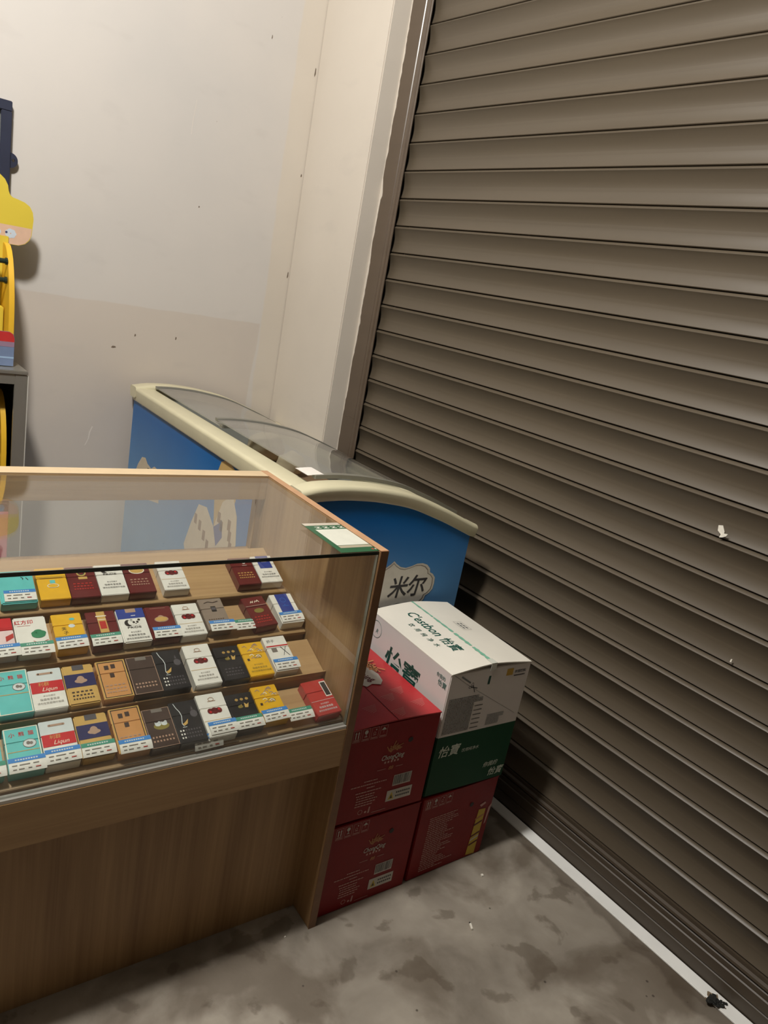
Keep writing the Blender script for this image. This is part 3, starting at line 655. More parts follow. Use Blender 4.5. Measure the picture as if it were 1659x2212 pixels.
ln = MB()
ln.box(.038, .045, .045, FL-.045, .36, .89).box(FW_-.045, FW_-.038, .045, FL-.045, .36, .77).box(.038, FW_-.038, .036, FL-.036, .35, .36)
LX = [.045+i*(FW_-.09)/16 for i in range(17)]
for ya, yb in ((.036, .045), (FL-.045, FL-.036)):
    pf = [(LX[0], .36)]+[(x, arch_s(x)-.03) for x in LX]+[(LX[-1], .36)]
    ln.prism(pf, lambda q: (q[0], ya, q[1]), lambda q: (q[0], yb, q[1]))
ln.build('liner', LINER, FZ)
MB().box(.03, FW_-.03, .03, FL-.03, .02, .05).build('plinth', mat('plinth_black', S(34, 34, 36), .6, var=.1), FZ)
for sx in (.05, FW_-.05):
    for sy in (.06, FL-.06): MB().lathe([(0, .02), (.018, .02), (.018, 0), (0, 0)], (sx, sy, 0), 12).build('foot', mat('rubber', S(28, 28, 28), .8, var=.1), FZ)
# cream rim: rounded section swept round the arched ends and along both long sides
def rsec(w_, h_, n=4, r=.012):
    pts = []
    for cx, cz, a0 in ((w_-r, 0-r, 0), (r, 0-r, 90), (r, -h_+r*.5, 180), (w_-r, -h_+r*.5, 270)):
        for i in range(n+1): a = math.radians(a0+90*i/n); pts.append((cx+(r if a0 < 180 else r*.5)*math.cos(a), cz+(r if a0 < 180 else r*.5)*math.sin(a)))
    return pts
sec = rsec(.066, .040)
xs = [i*FW_/32 for i in range(33)]
for y0, sgn in ((0, 1), (FL, -1)):
    MB().sweep([[(x, y0+sgn*a, arch_s(x)+.010+b) for a, b in sec] for x in xs]).build('rim_end', CREAM, FZ, smooth=True, angle=50)
sec2 = rsec(.074, .052)
MB().sweep([[(a, y, .922+b) for a, b in sec2] for y in (.02, FL-.02)]).build('rim_side', CREAM, FZ, smooth=True, angle=50)
MB().sweep([[(FW_-a, y, .822+b-a*.35) for a, b in rsec(.05, .045)] for y in (.02, FL-.02)]).build('rim_side', CREAM, FZ, smooth=True, angle=50)
# curved sliding lids
LIDG = glass('lid_glass', (.84, .86, .85), .06, dust=.16)
GREYF = mat('lid_frame', S(120, 118, 108), .4, var=.06, scale=20)
gx = [.070+i*(FW_-.105)/20 for i in range(21)]
def lid(y0, y1, up, lab):
    m = MB(); m.sweep([[(x, y0, arch_s(x)+up), (x, y1, arch_s(x)+up), (x, y1, arch_s(x)+up-.004), (x, y0, arch_s(x)+up-.004)] for x in gx])
    o = m.build('sliding_lid', LIDG, FZ, smooth=True, angle=40); o['label'] = lab
    for ya, yb in ((y0-.002, y0+.016), (y1-.016, y1+.002)):
        MB().sweep([[(x, ya, arch_s(x)+up+.003), (x, yb, arch_s(x)+up+.003), (x, yb, arch_s(x)+up-.007), (x, ya, arch_s(x)+up-.007)] for x in gx]).build('lid_frame', GREYF, o, smooth=True, angle=40)
    return o
lid(.066, .68, .018, 'near curved glass lid')
lid(.63, FL-.066, .006, 'far curved glass lid')
# badge with the two characters, on the end panel
bpts = [(.0, .079), (.010, .070), (.026, .060), (.045, .056), (.065, .060), (.084, .066), (.104, .066), (.122, .060), (.135, .048), (.138, .036), (.150, .030), (.161, .018), (.163, .0)]
half = bpts+[(x, -z) for x, z in bpts[::-1]]
full = half+[(-x, z) for x, z in half[::-1]]
out = []
for p in full:
    if not out or math.hypot(p[0]-out[-1][0], p[1]-out[-1][1]) > 1e-5: out.append(p)
if math.hypot(out[0][0]-out[-1][0], out[0][1]-out[-1][1]) < 1e-5: out.pop()
bd = MB().frame((.330, .012, .642), (1, 0, 0), (0, 0, 1))
bd.poly([(x*1.0, z) for x, z in out], 1, .0006); bd.poly([(x*.955, z*.925) for x, z in out], 2, .0009); bd.poly([(x*.935, z*.895) for x, z in out], 0, .0012)
bd.text('米', .031, -.026, .068, 3, bold=.016, shear=.12, h=.0016); bd.text('尔', .099, -.026, .068, 3, bold=.016, shear=.12, h=.0016)
bdo = bd.build('badge', [ink('badge', 206, 200, 186), ink('badgerim', 198, 192, 178), ink('badgeline', 128, 118, 104), ink('badgetext', 38, 34, 36)], fp); bdo['label'] = 'cream scalloped badge with two black characters'
# torn stickers and printed ribbons on the long side facing the counter
sd = MB().frame((.014, FL, 0), (0, -1, 0), (0, 0, 1))
def T_(y): return FL-(y-1.418)                   # distance from the far end for a world y
sd.poly([(T_(2.62), .60), (T_(2.585), .655), (T_(2.55), .69), (T_(2.515), .697), (T_(2.49), .682), (T_(2.45), .676), (T_(2.42), .692), (T_(2.39), .690), (T_(2.36), .650), (T_(2.35), .58), (T_(2.5), .55)], 0)
sd.text('Z', T_(2.47), .645, .034, 2, shear=-.3, bold=.02, h=.0007)
sd.poly([(T_(2.655), .889), (T_(2.60), .889), (T_(2.56), .886), (T_(2.565), .872), (T_(2.60), .866), (T_(2.64), .876)], 1)
sd.poly([(T_(1.93), .80), (T_(1.90), .86), (T_(1.86), .875), (T_(1.80), .86), (T_(1.78), .78), (T_(1.83), .68), (T_(1.90), .66)], 3)
rib = [(2.06, .62), (2.02, .69), (1.96, .70), (1.90, .66), (1.86, .75), (1.80, .79), (1.76, .74), (1.745, .66), (1.78, .60), (1.83, .57), (1.84, .47), (1.95, .44), (2.06, .47), (2.10, .53)]
sd.poly([(T_(y), z) for y, z in rib], 0, .0007)
for y, z in ((2.03, .64), (1.995, .63), (1.96, .61), (1.93, .59), (1.87, .70), (1.85, .68), (1.80, .70), (1.79, .67), (1.78, .64)): sd.rect(T_(y)-.010, z-.016, T_(y)+.010, z+.016, 4, .001)
sd.poly([(T_(2.08), .50), (T_(2.0), .52), (T_(1.94), .49), (T_(2.0), .46), (T_(2.07), .46)], 5, .001)
sd.poly([(T_(1.90), .66), (T_(1.87), .68), (T_(1.85), .70), (T_(1.835), .65), (T_(1.87), .61)], 6, .001); sd.poly([(T_(1.83), .57), (T_(1.80), .585), (T_(1.78), .57), (T_(1.81), .52)], 7, .001)
sd.build('side_sticker', [ink('st_cream', 214, 198, 170), ink('st_white', 212, 200, 196), ink('st_dark', 44, 40, 40), ink('st_yellow', 196, 164, 104), ink('st_brown', 150, 122, 92), ink('st_tan', 166, 128, 100), ink('st_violet', 104, 110, 150), ink('st_green', 92, 130, 110)], sp_)

# goods seen through the lids
def blob(name, label, cat, c, r, m, sq=.6, sub=3, amp=.12, rz=0.):
    bm = bmesh.new(); bmesh.ops.create_icosphere(bm, subdivisions=sub, radius=1)
    for v in bm.verts:
        n = v.co.normalized(); k = 1+amp*(math.sin(n.x*5+r[0]*90)*math.cos(n.y*4+2)+.6*math.sin(n.z*7+n.x*3))
        v.co = Vector((n.x*r[0]*k, n.y*r[1]*k, max(-.8, n.z)*r[2]*k))
    me = bpy.data.meshes.new(name); bm.to_mesh(me); bm.free(); me.materials.append(m); me.polygons.foreach_set('use_smooth', [True]*len(me.polygons))
    zmin = min(v.co.z for v in me.vertices)
    for v in me.vertices: v.co.z -= zmin
    o = link(name, me); o.location = c; o.rotation_euler = (0, 0, rz); tag(o, label, cat); return o
WRAP = mat('bun_wrap', S(206, 190, 160), .4, var=.1, scale=20)
bx = thing('storage_carton', 'plain brown carton inside the freezer under the glass lids', 'carton', (1.13, 1.84, .3605), FY)
MB().box(0, .215, 0, .42, 0, .44).build('carton_body', mat('kraft', S(168, 134, 104), .7, var=.08), bx, bevel=.003); MB().frame((0, 0, .44), (1, 0, 0), (0, 1, 0)).rect(.1, 0, .12, .42, 0, .0012).build('tape', mat('clear_tape', S(176, 150, 116), .2, var=.05), bx)
blob('wrapped_bun', 'larger cream bun in clear wrap inside the freezer', 'bun', (1.235, 2.15, .8025), (.07, .06, .046), WRAP)
blob('wrapped_bun', 'smaller cream bun in clear wrap inside the freezer, nearer the rim', 'bun', (1.225, 1.965, .8025), (.045, .042, .038), WRAP)
pb = thing('frozen_goods_bag', 'crumpled clear plastic bag inside the freezer', 'plastic bag', (1.36, 1.62, .3605), 4)
bm = bmesh.new(); bmesh.ops.create_icosphere(bm, subdivisions=3, radius=1)
for v in bm.verts:
    n = v.co.normalized(); k = 1+.18*math.sin(n.x*9+n.y*7)*math.cos(n.z*8+n.y*5)+random.uniform(-.05, .05); v.co = Vector((n.x*.075*k, n.y*.12*k, (max(n.z, -.75)*.2*k)+.16))
me = bpy.data.meshes.new('bag_film'); bm.to_mesh(me); bm.free(); zmin = min(v.co.z for v in me.vertices)
for v in me.vertices: v.co.z -= zmin
me.materials.append(mat('bag_film', S(150, 160, 172), .25, var=.15, scale=15)); link('bag_film', me, pb)
wp = MB(); 
pw = [(.079, .232, 0), (.150, .225, 0), (.146, .150, 0), (.079, .158, 0)]
ps = thing('paper_slip', 'small white paper slip lying on the freezer glass at the rim', 'paper', (.930, 1.418, 0), FY)
q = MB(); n_ = 4
for i in range(n_):
    xa, xb = .050+i*.0115, .050+(i+1)*.0115
    za, zb2 = arch_s(xa)+.0212, arch_s(xb)+.0212
    q.add([(xa, .070, za), (xb, .069, zb2), (xb, .132, zb2), (xa, .134, za), (xa, .070, za-.0008), (xb, .069, zb2-.0008), (xb, .132, zb2-.0008), (xa, .134, za-.0008)], [(0, 1, 2, 3), (7, 6, 5, 4), (0, 4, 5, 1), (2, 6, 7, 3)])
q.build('sheet', mat('paper', S(226, 220, 212), .6, var=.05, scale=60), ps)

# ------------------------------------------------------------------ cartons beside the counter
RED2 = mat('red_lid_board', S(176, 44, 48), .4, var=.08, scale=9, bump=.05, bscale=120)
RED = mat('red_board', S(132, 18, 20), .5, spec=.3, var=.06, scale=14, bump=.05, bscale=120)
INK = dict(pink=ink('c_pink', 196, 150, 140), white=ink('c_white', 200, 194, 184), gold=ink('c_gold', 186, 128, 78), dark=ink('c_dark', 30, 16, 16), bar=ink('c_bar', 64, 60, 60), yel=ink('c_yel', 206, 176, 54), wine=ink('c_wine', 92, 18, 24))
IL = [INK[k] for k in ('pink', 'white', 'gold', 'dark', 'bar', 'yel', 'wine')]
def crest_print(m, cx, cy, s, mi):
    for i in range(9):
        a = math.radians(20+i*17.5); r1 = s*(.75+.25*math.sin(i*2.1))
        m.line([(cx+.25*s*math.cos(a), cy+.2*s*math.sin(a)), (cx+.6*r1*math.cos(a+.25), cy+.6*r1*math.sin(a+.25)), (cx+r1*math.cos(a), cy+r1*math.sin(a))], s*.07, mi, .0007)
    for i in range(6):
        a = math.radians(30+i*24); m.ring(cx+.55*s*math.cos(a), cy+.5*s*math.sin(a), s*.13, s*.13, s*.05, mi, .0007, 8)
def icons(m, x, y, w_, h_, mi, wi):
    for i in range(4):
        a = x+i*(w_+.004)
        m.outline(a, y, a+w_, y+h_, .0008, mi)
        if i == 0:
            for c in (.32, .68): m.rect(a+w_*c-.0012, y+h_*.3, a+w_*c+.0012, y+h_*.75, wi); m.poly([(a+w_*c-.0028, y+h_*.72), (a+w_*c+.0028, y+h_*.72), (a+w_*c, y+h_*.9)], wi)
            m.rect(a+w_*.15, y+h_*.2, a+w_*.85, y+h_*.25, mi)
        if i == 1: m.ell(a+w_*.5, y+h_*.72, w_*.24, h_*.17, wi); m.rect(a+w_*.46, y+h_*.35, a+w_*.54, y+h_*.6, wi); m.rect(a+w_*.3, y+h_*.31, a+w_*.7, y+h_*.36, wi)
        if i == 2: m.ell(a+w_*.62, y+h_*.78, .0018, .0018, wi); m.ring(a+w_*.45, y+h_*.5, .0035, .0035, .001, mi); m.rect(a+w_*.25, y+h_*.32, a+w_*.7, y+h_*.36, mi)
        if i == 3: m.poly([(a+w_*.15, y+h_*.62), (a+w_*.85, y+h_*.62), (a+w_*.5, y+h_*.86)], wi); m.rect(a+w_*.48, y+h_*.38, a+w_*.52, y+h_*.62, mi)
        for j in range(4): m.rect(a+w_*(.14+.19*j), y+h_*.07, a+w_*(.26+.19*j), y+h_*.17, mi)
def carton(name, label, loc, rz, W_, D_, H_, bodymat, flapmat, bulge=.006, lift=.0, bow=0.):
    t = thing(name, label, 'carton', loc, rz, None)
    b = MB().box(0, W_, 0, D_, 0, H_-.004); bo = b.build('box_body', bodymat, t, bevel=.002)
    for s in (0, 1):
        f = MB(); n = 8; top = []
        for i in range(n+1):
            u = i/n; x = (u*(W_/2-.0008) if s == 0 else W_-u*(W_/2-.0008)); z = H_-.0038+bulge*math.sin(u*math.pi/2)+lift*u*u
            top.append((x, z))
        rings = [[(x, -.0005, z), (x, D_+.0005, z), (x, D_+.0005, z-.0032), (x, -.0005, z-.0032)] for x, z in top]
        f.sweep(rings).build('flap', flapmat, t, smooth=True, angle=40)
    return t, bo
BXZ = .2555
def beer_front(parent, h=.255):
    def F(): return MB().frame((0, -.0003, 0), (1, 0, 0), (0, 0, 1))
    m = F(); icons(m, .013, .216, .0195, .030, 0, 1); m.build('handling_symbols', IL, parent)
    m = F(); crest_print(m, .136, .168, .030, 2)
    for i in range(5): m.rect(.114+i*.009, .140, .119+i*.009, .1455, 0)
    m.build('crest', IL, parent)
    m = F(); m.text('ChongQing', .136, .150, .0185, 1, shear=.25, bold=.012, sx=.74, h=.0008)
    m.text('88', .136, .121, .0135, 2, bold=.01, shear=.2, h=.0008); m.rect(.098, .1245, .122, .1258, 0); m.rect(.150, .1245, .170, .1258, 0); m.build('lettering', IL, parent)
    m = F(); m.rect(.152, .070, .204, .100, 1)
    x = .154; random.seed(5)
    while x < .201: wb = random.choice((.001, .0016, .0024)); m.rect(x, .0735, x+wb, .0985, 4, .0008); x += wb+random.choice((.0014, .0022))
    m.build('barcode', IL, parent)
    m = F(); m.rect(.141, .029, .214, .059, 1); m.poly([(.147, .034), (.163, .034), (.155, .054)], 5, .0008); m.poly([(.151, .036), (.159, .036), (.155, .047)], 4, .0009)
    for r in range(2):
        for j in range(7): m.rect(.168+j*.006, .047-r*.010, .1722+j*.006, .0515-r*.010, 4, .0008)
    m.build('warning_label', IL, parent)
    m = F()
    def row(x0, x1, y, hh=.0028):
        xx = x0
        while xx < x1-.002: ww = random.uniform(.003, .008); m.rect(xx, y, min(xx+ww, x1), y+hh, 0); xx += ww+random.uniform(.0008, .002)
    row(.068, .104, .101); row(.034, .132, .092); row(.078, .100, .083); row(.050, .120, .073)
    for y in (.0645, .0575, .0505, .0435, .0365): row(.052+random.uniform(0, .004), .108+random.uniform(-.006, .006), y)
    m.build('small_print', IL, parent)
    m = F(); m.ring(.073, .020, .0065, .0065, .0012, 0); m.ell(.088, .017, .0032, .0032, 0); m.poly([(.094, .012), (.099, .012), (.100, .029), (.096, .029)], 0); m.rect(.106, .010, .146, .0112, 0)
    m.build('recycling_marks', IL, parent)
    F().ell(.178, .191, .0068, .0068, 0, .0006, 14).build('hand_hole', INK['dark'], parent)
WORN = INK['pink']
t, bo = carton('beer_carton', 'red beer carton on the floor beside the counter foot, under another', (.908, 1.052, 0), -2.0, .256, .345, .2545, RED, RED, bulge=.0); beer_front(bo)
t['group'] = 'red beer cartons'
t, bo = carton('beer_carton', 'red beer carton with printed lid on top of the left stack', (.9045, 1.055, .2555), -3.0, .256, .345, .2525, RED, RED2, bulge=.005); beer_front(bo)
t['group'] = 'red beer cartons'
m = MB().frame((0, 0, .2525+.0022), (1, 0, 0), (0, 1, 0))
m.poly([(x+.022, y-.012) for x, y in ((.05, .262), (.085, .275), (.12, .268), (.150, .252), (.165, .225), (.172, .195), (.165, .165), (.150, .150), (.13, .158), (.11, .15), (.09, .175), (.06, .20))], 1, .0006)
for i, ch in enumerate('ChongQing'): pass
m.O = Vector((.096, .252, .2525+.0024)); m.X = Vector((.50, -.866, 0)); m.Y = Vector((.866, .50, 0)); m.N = Vector((0, 0, 1))
m.text('ChongQing', .063, .004, .030, 6, shear=.25, bold=.02, sx=.78, h=.0010); m.text('88', .07, -.026, .02, 6, bold=.02, shear=.2, h=.0010)
m.build('lid_logo', IL, t); m = MB(); m.O = Vector((.096, .252, .2525+.0024)); m.X = Vector((.50, -.866, 0)); m.Y = Vector((.866, .50, 0)); m.N = Vector((0, 0, 1))
crest_print(m, .068, .048, .058, 2); m.build('lid_crest', IL, t); m = MB()
m.O = Vector((0, 0, .2525+.0022)); m.X = Vector((1, 0, 0)); m.Y = Vector((0, 1, 0)); m.N = Vector((0, 0, 1))
for cx, cy in ((.20, .11), (.16, .09), (.09, .06), (.22, .05), (.15, .03), (.06, .12)):
    for j in range(6): m.line([(cx-.022+j*.003, cy-j*.0045), (cx+.018-j*.002, cy+.006-j*.0045)], .0007, 0)
m.build('lid_print', IL, t); MB().frame((0, 0, 0), (1, 0, 0), (0, 0, 1)).box(.1275, .1285, .0, .345, .2524, .2546).build('seam', INK['wine'], t)
t, bo = carton('beer_carton', 'scuffed red beer carton on the floor under the white water carton', (1.176, 1.046, 0), -1.0, .262, .345, .2505, RED, RED, bulge=.0)
t['group'] = 'red beer cartons'
m = MB().frame((0, -.0003, 0), (1, 0, 0), (0, 0, 1)); icons(m, .010, .214, .019, .028, 0, 1); m.build('handling_symbols', IL, bo); m = MB().frame((0, -.0003, 0), (1, 0, 0), (0, 0, 1))
for i in range(27):
    y = .178-i*.0062; x1 = .085+.055*random.random()*(1 if i % 4 else 1.2)
    xx = .036+.0008*(i % 3)
    while xx < x1: ww = random.uniform(.004, .012); m.rect(xx, y, min(xx+ww, x1), y+.0026, 0); xx += ww+random.uniform(.0008, .0025)
m.build('small_print', IL, bo); m = MB().frame((0, -.0003, 0), (1, 0, 0), (0, 0, 1)); m.poly([(.205, .008), (.238, .004), (.240, .150), (.214, .153)], 5)
for y, c in ((.10, 6), (.064, 6), (.052, 1), (.036, 6), (.12, 2)): m.poly([(.208, y), (.238, y+.008), (.238, y+.014), (.208, y+.006)], c, .0007)
m.build('yellow_stripe', IL, bo); m = MB().frame((0, -.0003, 0), (1, 0, 0), (0, 0, 1)); m.poly([(.213, .168), (.231, .174), (.236, .168), (.220, .160)], 0, .0007); m.poly([(.250, .150), (.258, .160), (.261, .158), (.255, .125), (.252, .100), (.247, .096)], 0, .0007)
m.build('torn_paper', IL, bo); MB().frame((0, -.0003, 0), (1, 0, 0), (0, 0, 1)).ell(.180, .180, .0068, .0068, 0, .0006, 14).build('hand_hole', INK['dark'], bo)

# white water carton: white above, green band below
def wcarton_mat():
    m = bpy.data.materials.new('white_green_board'); m.use_nodes = True; nt = m.node_tree; N = nt.nodes; L = nt.links; b = N['Principled BSDF']
    tc = N.new('ShaderNodeTexCoord'); sp = N.new('ShaderNodeSeparateXYZ'); L.new(tc.outputs['Object'], sp.inputs[0])
    r = N.new('ShaderNodeMath'); r.operation = 'GREATER_THAN'; r.inputs[1].default_value = .1685; L.new(sp.outputs['Z'], r.inputs[0])
    n = N.new('ShaderNodeTexNoise'); n.inputs['Scale'].default_value = 9; L.new(tc.outputs['Object'], n.inputs[0])
    w1 = N.new('ShaderNodeMixRGB'); w1.inputs[1].default_value = S(214, 206, 200); w1.inputs[2].default_value = S(224, 217, 210); L.new(n.outputs[0], w1.inputs[0])
    mx = N.new('ShaderNodeMixRGB'); mx.inputs[1].default_value = S(4, 66, 38); L.new(w1.outputs[0], mx.inputs[2]); L.new(r.outputs[0], mx.inputs[0])
    L.new(mx.outputs[0], b.inputs['Base Color']); b.inputs['Roughness'].default_value = .55; b.inputs['Specular IOR Level'].default_value = .3
    return m
WHITE = mat('white_board', S(226, 221, 208), .55, var=.03, scale=10, bump=.05, bscale=90)
t, bo = carton('water_carton', 'white and green bottled water carton with taped lid on the red carton', (1.176, 1.051, .2515), -3.6, .262, .352, .345, wcarton_mat(), WHITE, bulge=.010, lift=.003)
GI = [ink('w_green', 26, 78, 66), ink('w_grey', 120, 122, 118), ink('w_line', 92, 88, 82), ink('w_dark', 44, 42, 42), ink('w_pale', 206, 214, 198), ink('w_gold', 190, 152, 60), ink('w_tape', 120, 178, 152), ink('w_mid', 84, 120, 112)]
m = MB().frame((0, -.0003, 0), (1, 0, 0), (0, 0, 1))
m.line([(.005, .341), (.075, .295)], .0007, 2); m.line([(.085, .290), (.246, .195)], .0007, 2); m.line([(.033, .331), (.066, .310)], .004, 1)
m.ring(.068, .298, .005, .0035, .0009, 3); m.ring(.074, .305, .0035, .005, .0009, 3); m.line([(.070, .298), (.092, .292)], .002, 3); m.line([(.076, .303), (.086, .282)], .002, 3)
m.rect(.123, .297, .130, .320, 0); m.rect(.181, .312, .203, .331, 5); m.text('华润饮料', .228, .316, .0098, 3, bold=.015)
for j in range(9): m.rect(.209+j*.0042, .307, .2122+j*.0042, .3105, 3)
m.build('front_print', GI, bo); m = MB().frame((0, -.0003, 0), (1, 0, 0), (0, 0, 1))
random.seed(11)
for i in range(24):
    y = .270-i*.0041; x1 = (.104 if i < 2 else (.120 if i < 5 else .093))
    xx = .010
    while xx < x1: ww = random.uniform(.0022, .0045); m.rect(xx, y, min(xx+ww, x1), y+.0026, 1 if random.random() < .6 else 2); xx += ww+.0009
for i in range(6):
    y = .240-i*.0125; xx = .098
    while xx < .122: m.rect(xx, y, xx+.003, y+.0028, 2); xx += .0038
m.build('small_print', GI, bo); m = MB().frame((0, -.0003, 0), (1, 0, 0), (0, 0, 1))
for i in range(8):
    y = .205-i*.0040; xx = .149; x1 = .192 if i > 2 else .206
    while xx < x1: ww = random.uniform(.002, .004); m.rect(xx, y, min(xx+ww, x1), y+.0024, 1); xx += ww+.001
m.build('small_print', GI, bo); m = MB().frame((0, -.0003, 0), (1, 0, 0), (0, 0, 1)); m.text('怡寶', .050, .112, .034, 4, shear=.2, bold=.01); m.text('饮用纯净水', .119, .112, .0115, 4, shear=.2)
m.text('你我的', .206, .046, .0165, 4, shear=.3, bold=.01); m.text('怡寶', .232, .016, .026, 4, shear=.3, bold=.01)
m.build('lettering', GI, bo)
# left side print
m = MB().frame((-.0003, .352, 0), (0, -1, 0), (0, 0, 1))
m.text('怡', .132, .222, .078, 0, bold=.018, shear=.12); m.text('寶', .206, .222, .078, 0, bold=.012, shear=.12); m.build('lettering', GI, bo); m = MB().frame((-.0003, .352, 0), (0, -1, 0), (0, 0, 1))
m.text('你我的', .318, .314, .0115, 7, bold=.01); m.text('怡寶', .327, .296, .0165, 7, bold=.01); m.build('slogan', GI, bo); m = MB().frame((-.0003, .352, 0), (0, -1, 0), (0, 0, 1))
m.ring(.036, .302, .024, .024, .0012, 7); m.text('R', .040, .292, .018, 7, shear=.3)
m.build('round_mark', GI, bo)
# lid print and torn green tape; the flaps are bowed, so each line follows the flap height
H0 = .345-.0038
def flz(x): u = min(x, .262-x)/(.131); return H0+.010*math.sin(min(1, u)*math.pi/2)+.003*u*u
m = MB().frame((0, 0, 0), (0, -1, 0), (1, 0, 0))
m.O = Vector((0, .352, 0)); m.N = Vector((0, 0, 1))
m.text("C'estbon", .124, .072, .040, 0, shear=.25, bold=.012, sx=.95, h=0); m.text('怡寶', .240, .072, .034, 0, shear=.2, bold=.012, h=0)
for i, ch in enumerate('饮用纯净水'): m.text(ch, .116+i*.0275, .043, .0165, 0, shear=.2, bold=.008, h=0)
m.v = [(x, y, flz(x)+.0006) for x, y, z in m.v]; m.build('lettering', GI, t); m = MB(); m.O = Vector((0, .352, 0)); m.X = Vector((0, -1, 0)); m.Y = Vector((1, 0, 0)); m.N = Vector((0, 0, 1))
m.outline(.13, .176, .178, .205, .0007, 2, 0)
for j in range(3): m.rect(.138+j*.012, .193, .147+j*.012, .199, 1, 0); m.rect(.138+j*.012, .182, .147+j*.012, .188, 1, 0)
m.v = [(x, y, flz(x)+.0006) for x, y, z in m.v]
m.build('lid_stamp', GI, t)
tp = MB()
for a, b, wd in ((.352, .255, .006), (.250, .165, .007), (.158, .090, .009), (.082, .020, .010)):
    n = 8
    for i in range(n):
        y0, y1 = a+(b-a)*i/n, a+(b-a)*(i+1)/n; e0, e1 = wd*(.55+.2*math.sin(i*2.3+a*40)), wd*(.55+.2*math.sin((i+1)*2.3+a*40))
        zz = flz(.131)+.0007; tp.add([(.131-e0, y0, zz), (.131-e1, y1, zz), (.131+e1*.7, y1, zz), (.131+e0*.7, y0, zz)], [(0, 1, 2, 3)])
tp.build('tape', GI[6], t)
MB().box(.122, .140, -.0012, -.0006, .335, flz(.131)+.0006).box(.122, .140, -.0012, .02, flz(.131)+.0003, flz(.131)+.0009).build('tape_end', mat('clear_tape2', S(206, 208, 196), .25, var=.05), t)
# ------------------------------------------------------------------ steel cabinet and yellow display stands at the left photo edge
STEEL = mat('stainless_steel', S(178, 176, 168), .34, metal=.75, var=.08, scale=6, stretch=(1, 1, .2))
DKWOOD = mat('dark_inside', S(62, 44, 32), .6, var=.2, scale=10)
CAB = thing('steel_cabinet', 'open stainless steel cabinet against the wall at the left photo edge', 'cabinet', (.05, 2.43, 0))
CW, CD_, CH = .498, .285, .985
MB().box(CW-.036, CW, 0, .012, 0, CH-.012).build('front_post', STEEL, CAB, bevel=.002)
MB().box(CW, CW+.0025, -.001, .006, 0, CH-.014).build('edge_glint', mat('painted_glint', S(225, 222, 212), .3, metal=.3, var=.05), CAB); MB().box(0, .036, 0, .012, 0, CH-.012).build('front_post', STEEL, CAB, bevel=.002)  # pale strip added to paint the lamp's glint along the post edge
MB().box(CW-.003, CW, .012, CD_, 0, CH-.012).build('side_sheet', STEEL, CAB)
MB().box(0, .003, .012, CD_, 0, CH-.012).build('side_sheet', STEEL, CAB)
MB().box(.003, CW-.003, CD_-.003, CD_, 0, CH-.012).build('back_sheet', DKWOOD, CAB)
MB().box(0, CW, -.004, CD_, CH-.012, CH).build('top_sheet', STEEL, CAB, bevel=.002)
MB().box(.036, CW-.036, .001, .010, CH-.042, CH-.012).build('top_rail', STEEL, CAB)
for z in (.06, .31, .57): MB().box(.003, CW-.003, .013, CD_-.003, z-.012, z).build('shelf', DKWOOD, CAB)
pk = thing('pink_carton', 'pink carton low in the steel cabinet, seen through the counter glass', 'carton', (.24, 2.46, .3105))
MB().box(0, .285, 0, .20, 0, .215).build('box_body', mat('pink_board', S(206, 120, 128), .55, var=.06), pk, bevel=.002); MB().box(.14, .155, -.0005, .2, .215, .2156).build('tape', mat('clear_tape3', S(214, 160, 150), .25, var=.05), pk)
YEL = mat('yellow_plastic', S(226, 178, 48), .38, var=.04, scale=20); YDK = mat('yellow_card', S(214, 190, 62), .5, var=.03)
GRN = mat('dark_green_plastic', S(30, 44, 36), .35, var=.1)
def cheek(y0, z0, hgt, dep, x0, x1):
    o = [(y0+dep, z0), (y0+dep, z0+hgt)]
    for i in range(9):
        a = math.pi/2*i/8; o.append((y0+dep-.012-(dep-.012)*math.sin(a), z0+hgt*.32+hgt*.68*math.cos(a)))
    o.append((y0, z0))
    return MB().prism(o, lambda q: (x0, q[0], q[1]), lambda q: (x1, q[0], q[1]))
ST = thing('snack_display_stand', 'yellow plastic snack stand with shaped header standing on the steel cabinet', 'display stand', (0, 0, 0))
cheek(2.497, .986, .355, .125, .503, .518).build('side_cheek', YEL, ST, bevel=.001)
cheek(2.497, .986, .355, .125, .10, .115).build('side_cheek', YEL, ST, bevel=.001)
MB().box(.10, .518, 2.622, 2.626, .986, 1.36).build('back_board', YDK, ST)
MB().box(.115, .503, 2.50, 2.622, .99, 1.0).build('tray', YDK, ST)
for z in (1.29, 1.235):
    k = MB(); k.tube([(.470, 2.545, z), (.496, 2.545, z)], .0075, 10).tube([(.496, 2.545, z), (.502, 2.545, z)], .0105, 10); k.build('clip', GRN, ST, smooth=True)
MB().box(.462, .476, 2.54, 2.552, 1.10, 1.33).build('clip_bar', GRN, ST, bevel=.002)
MB().box(.472, .500, 2.56, 2.60, 1.0, 1.155).build('divider', YDK, ST, bevel=.003)
lp = [(.10, .987), (.5185, .987), (.5195, 1.072), (.515, 1.084), (.505, 1.090), (.10, 1.090)]
lip = MB().prism(lp, lambda q: (q[0], 2.489, q[1]), lambda q: (q[0], 2.493, q[1])).build('tray_lip', ink('lipblue', 112, 128, 158, .35), ST)
lm = MB().frame((0, 2.489, 0), (1, 0, 0), (0, 0, 1)); lm.poly([(.101, 1.060), (.519, 1.060), (.519, 1.072), (.5145, 1.0835), (.505, 1.0895), (.101, 1.0895)], 0); lm.rect(.101, 1.010, .519, 1.015, 1); lm.rect(.101, 1.045, .519, 1.060, 2); lm.build('lip_print', [ink('lipred', 190, 52, 50, .35), ink('lippale', 150, 176, 204, .35), ink('lipmauve', 146, 120, 140, .35)], lip)
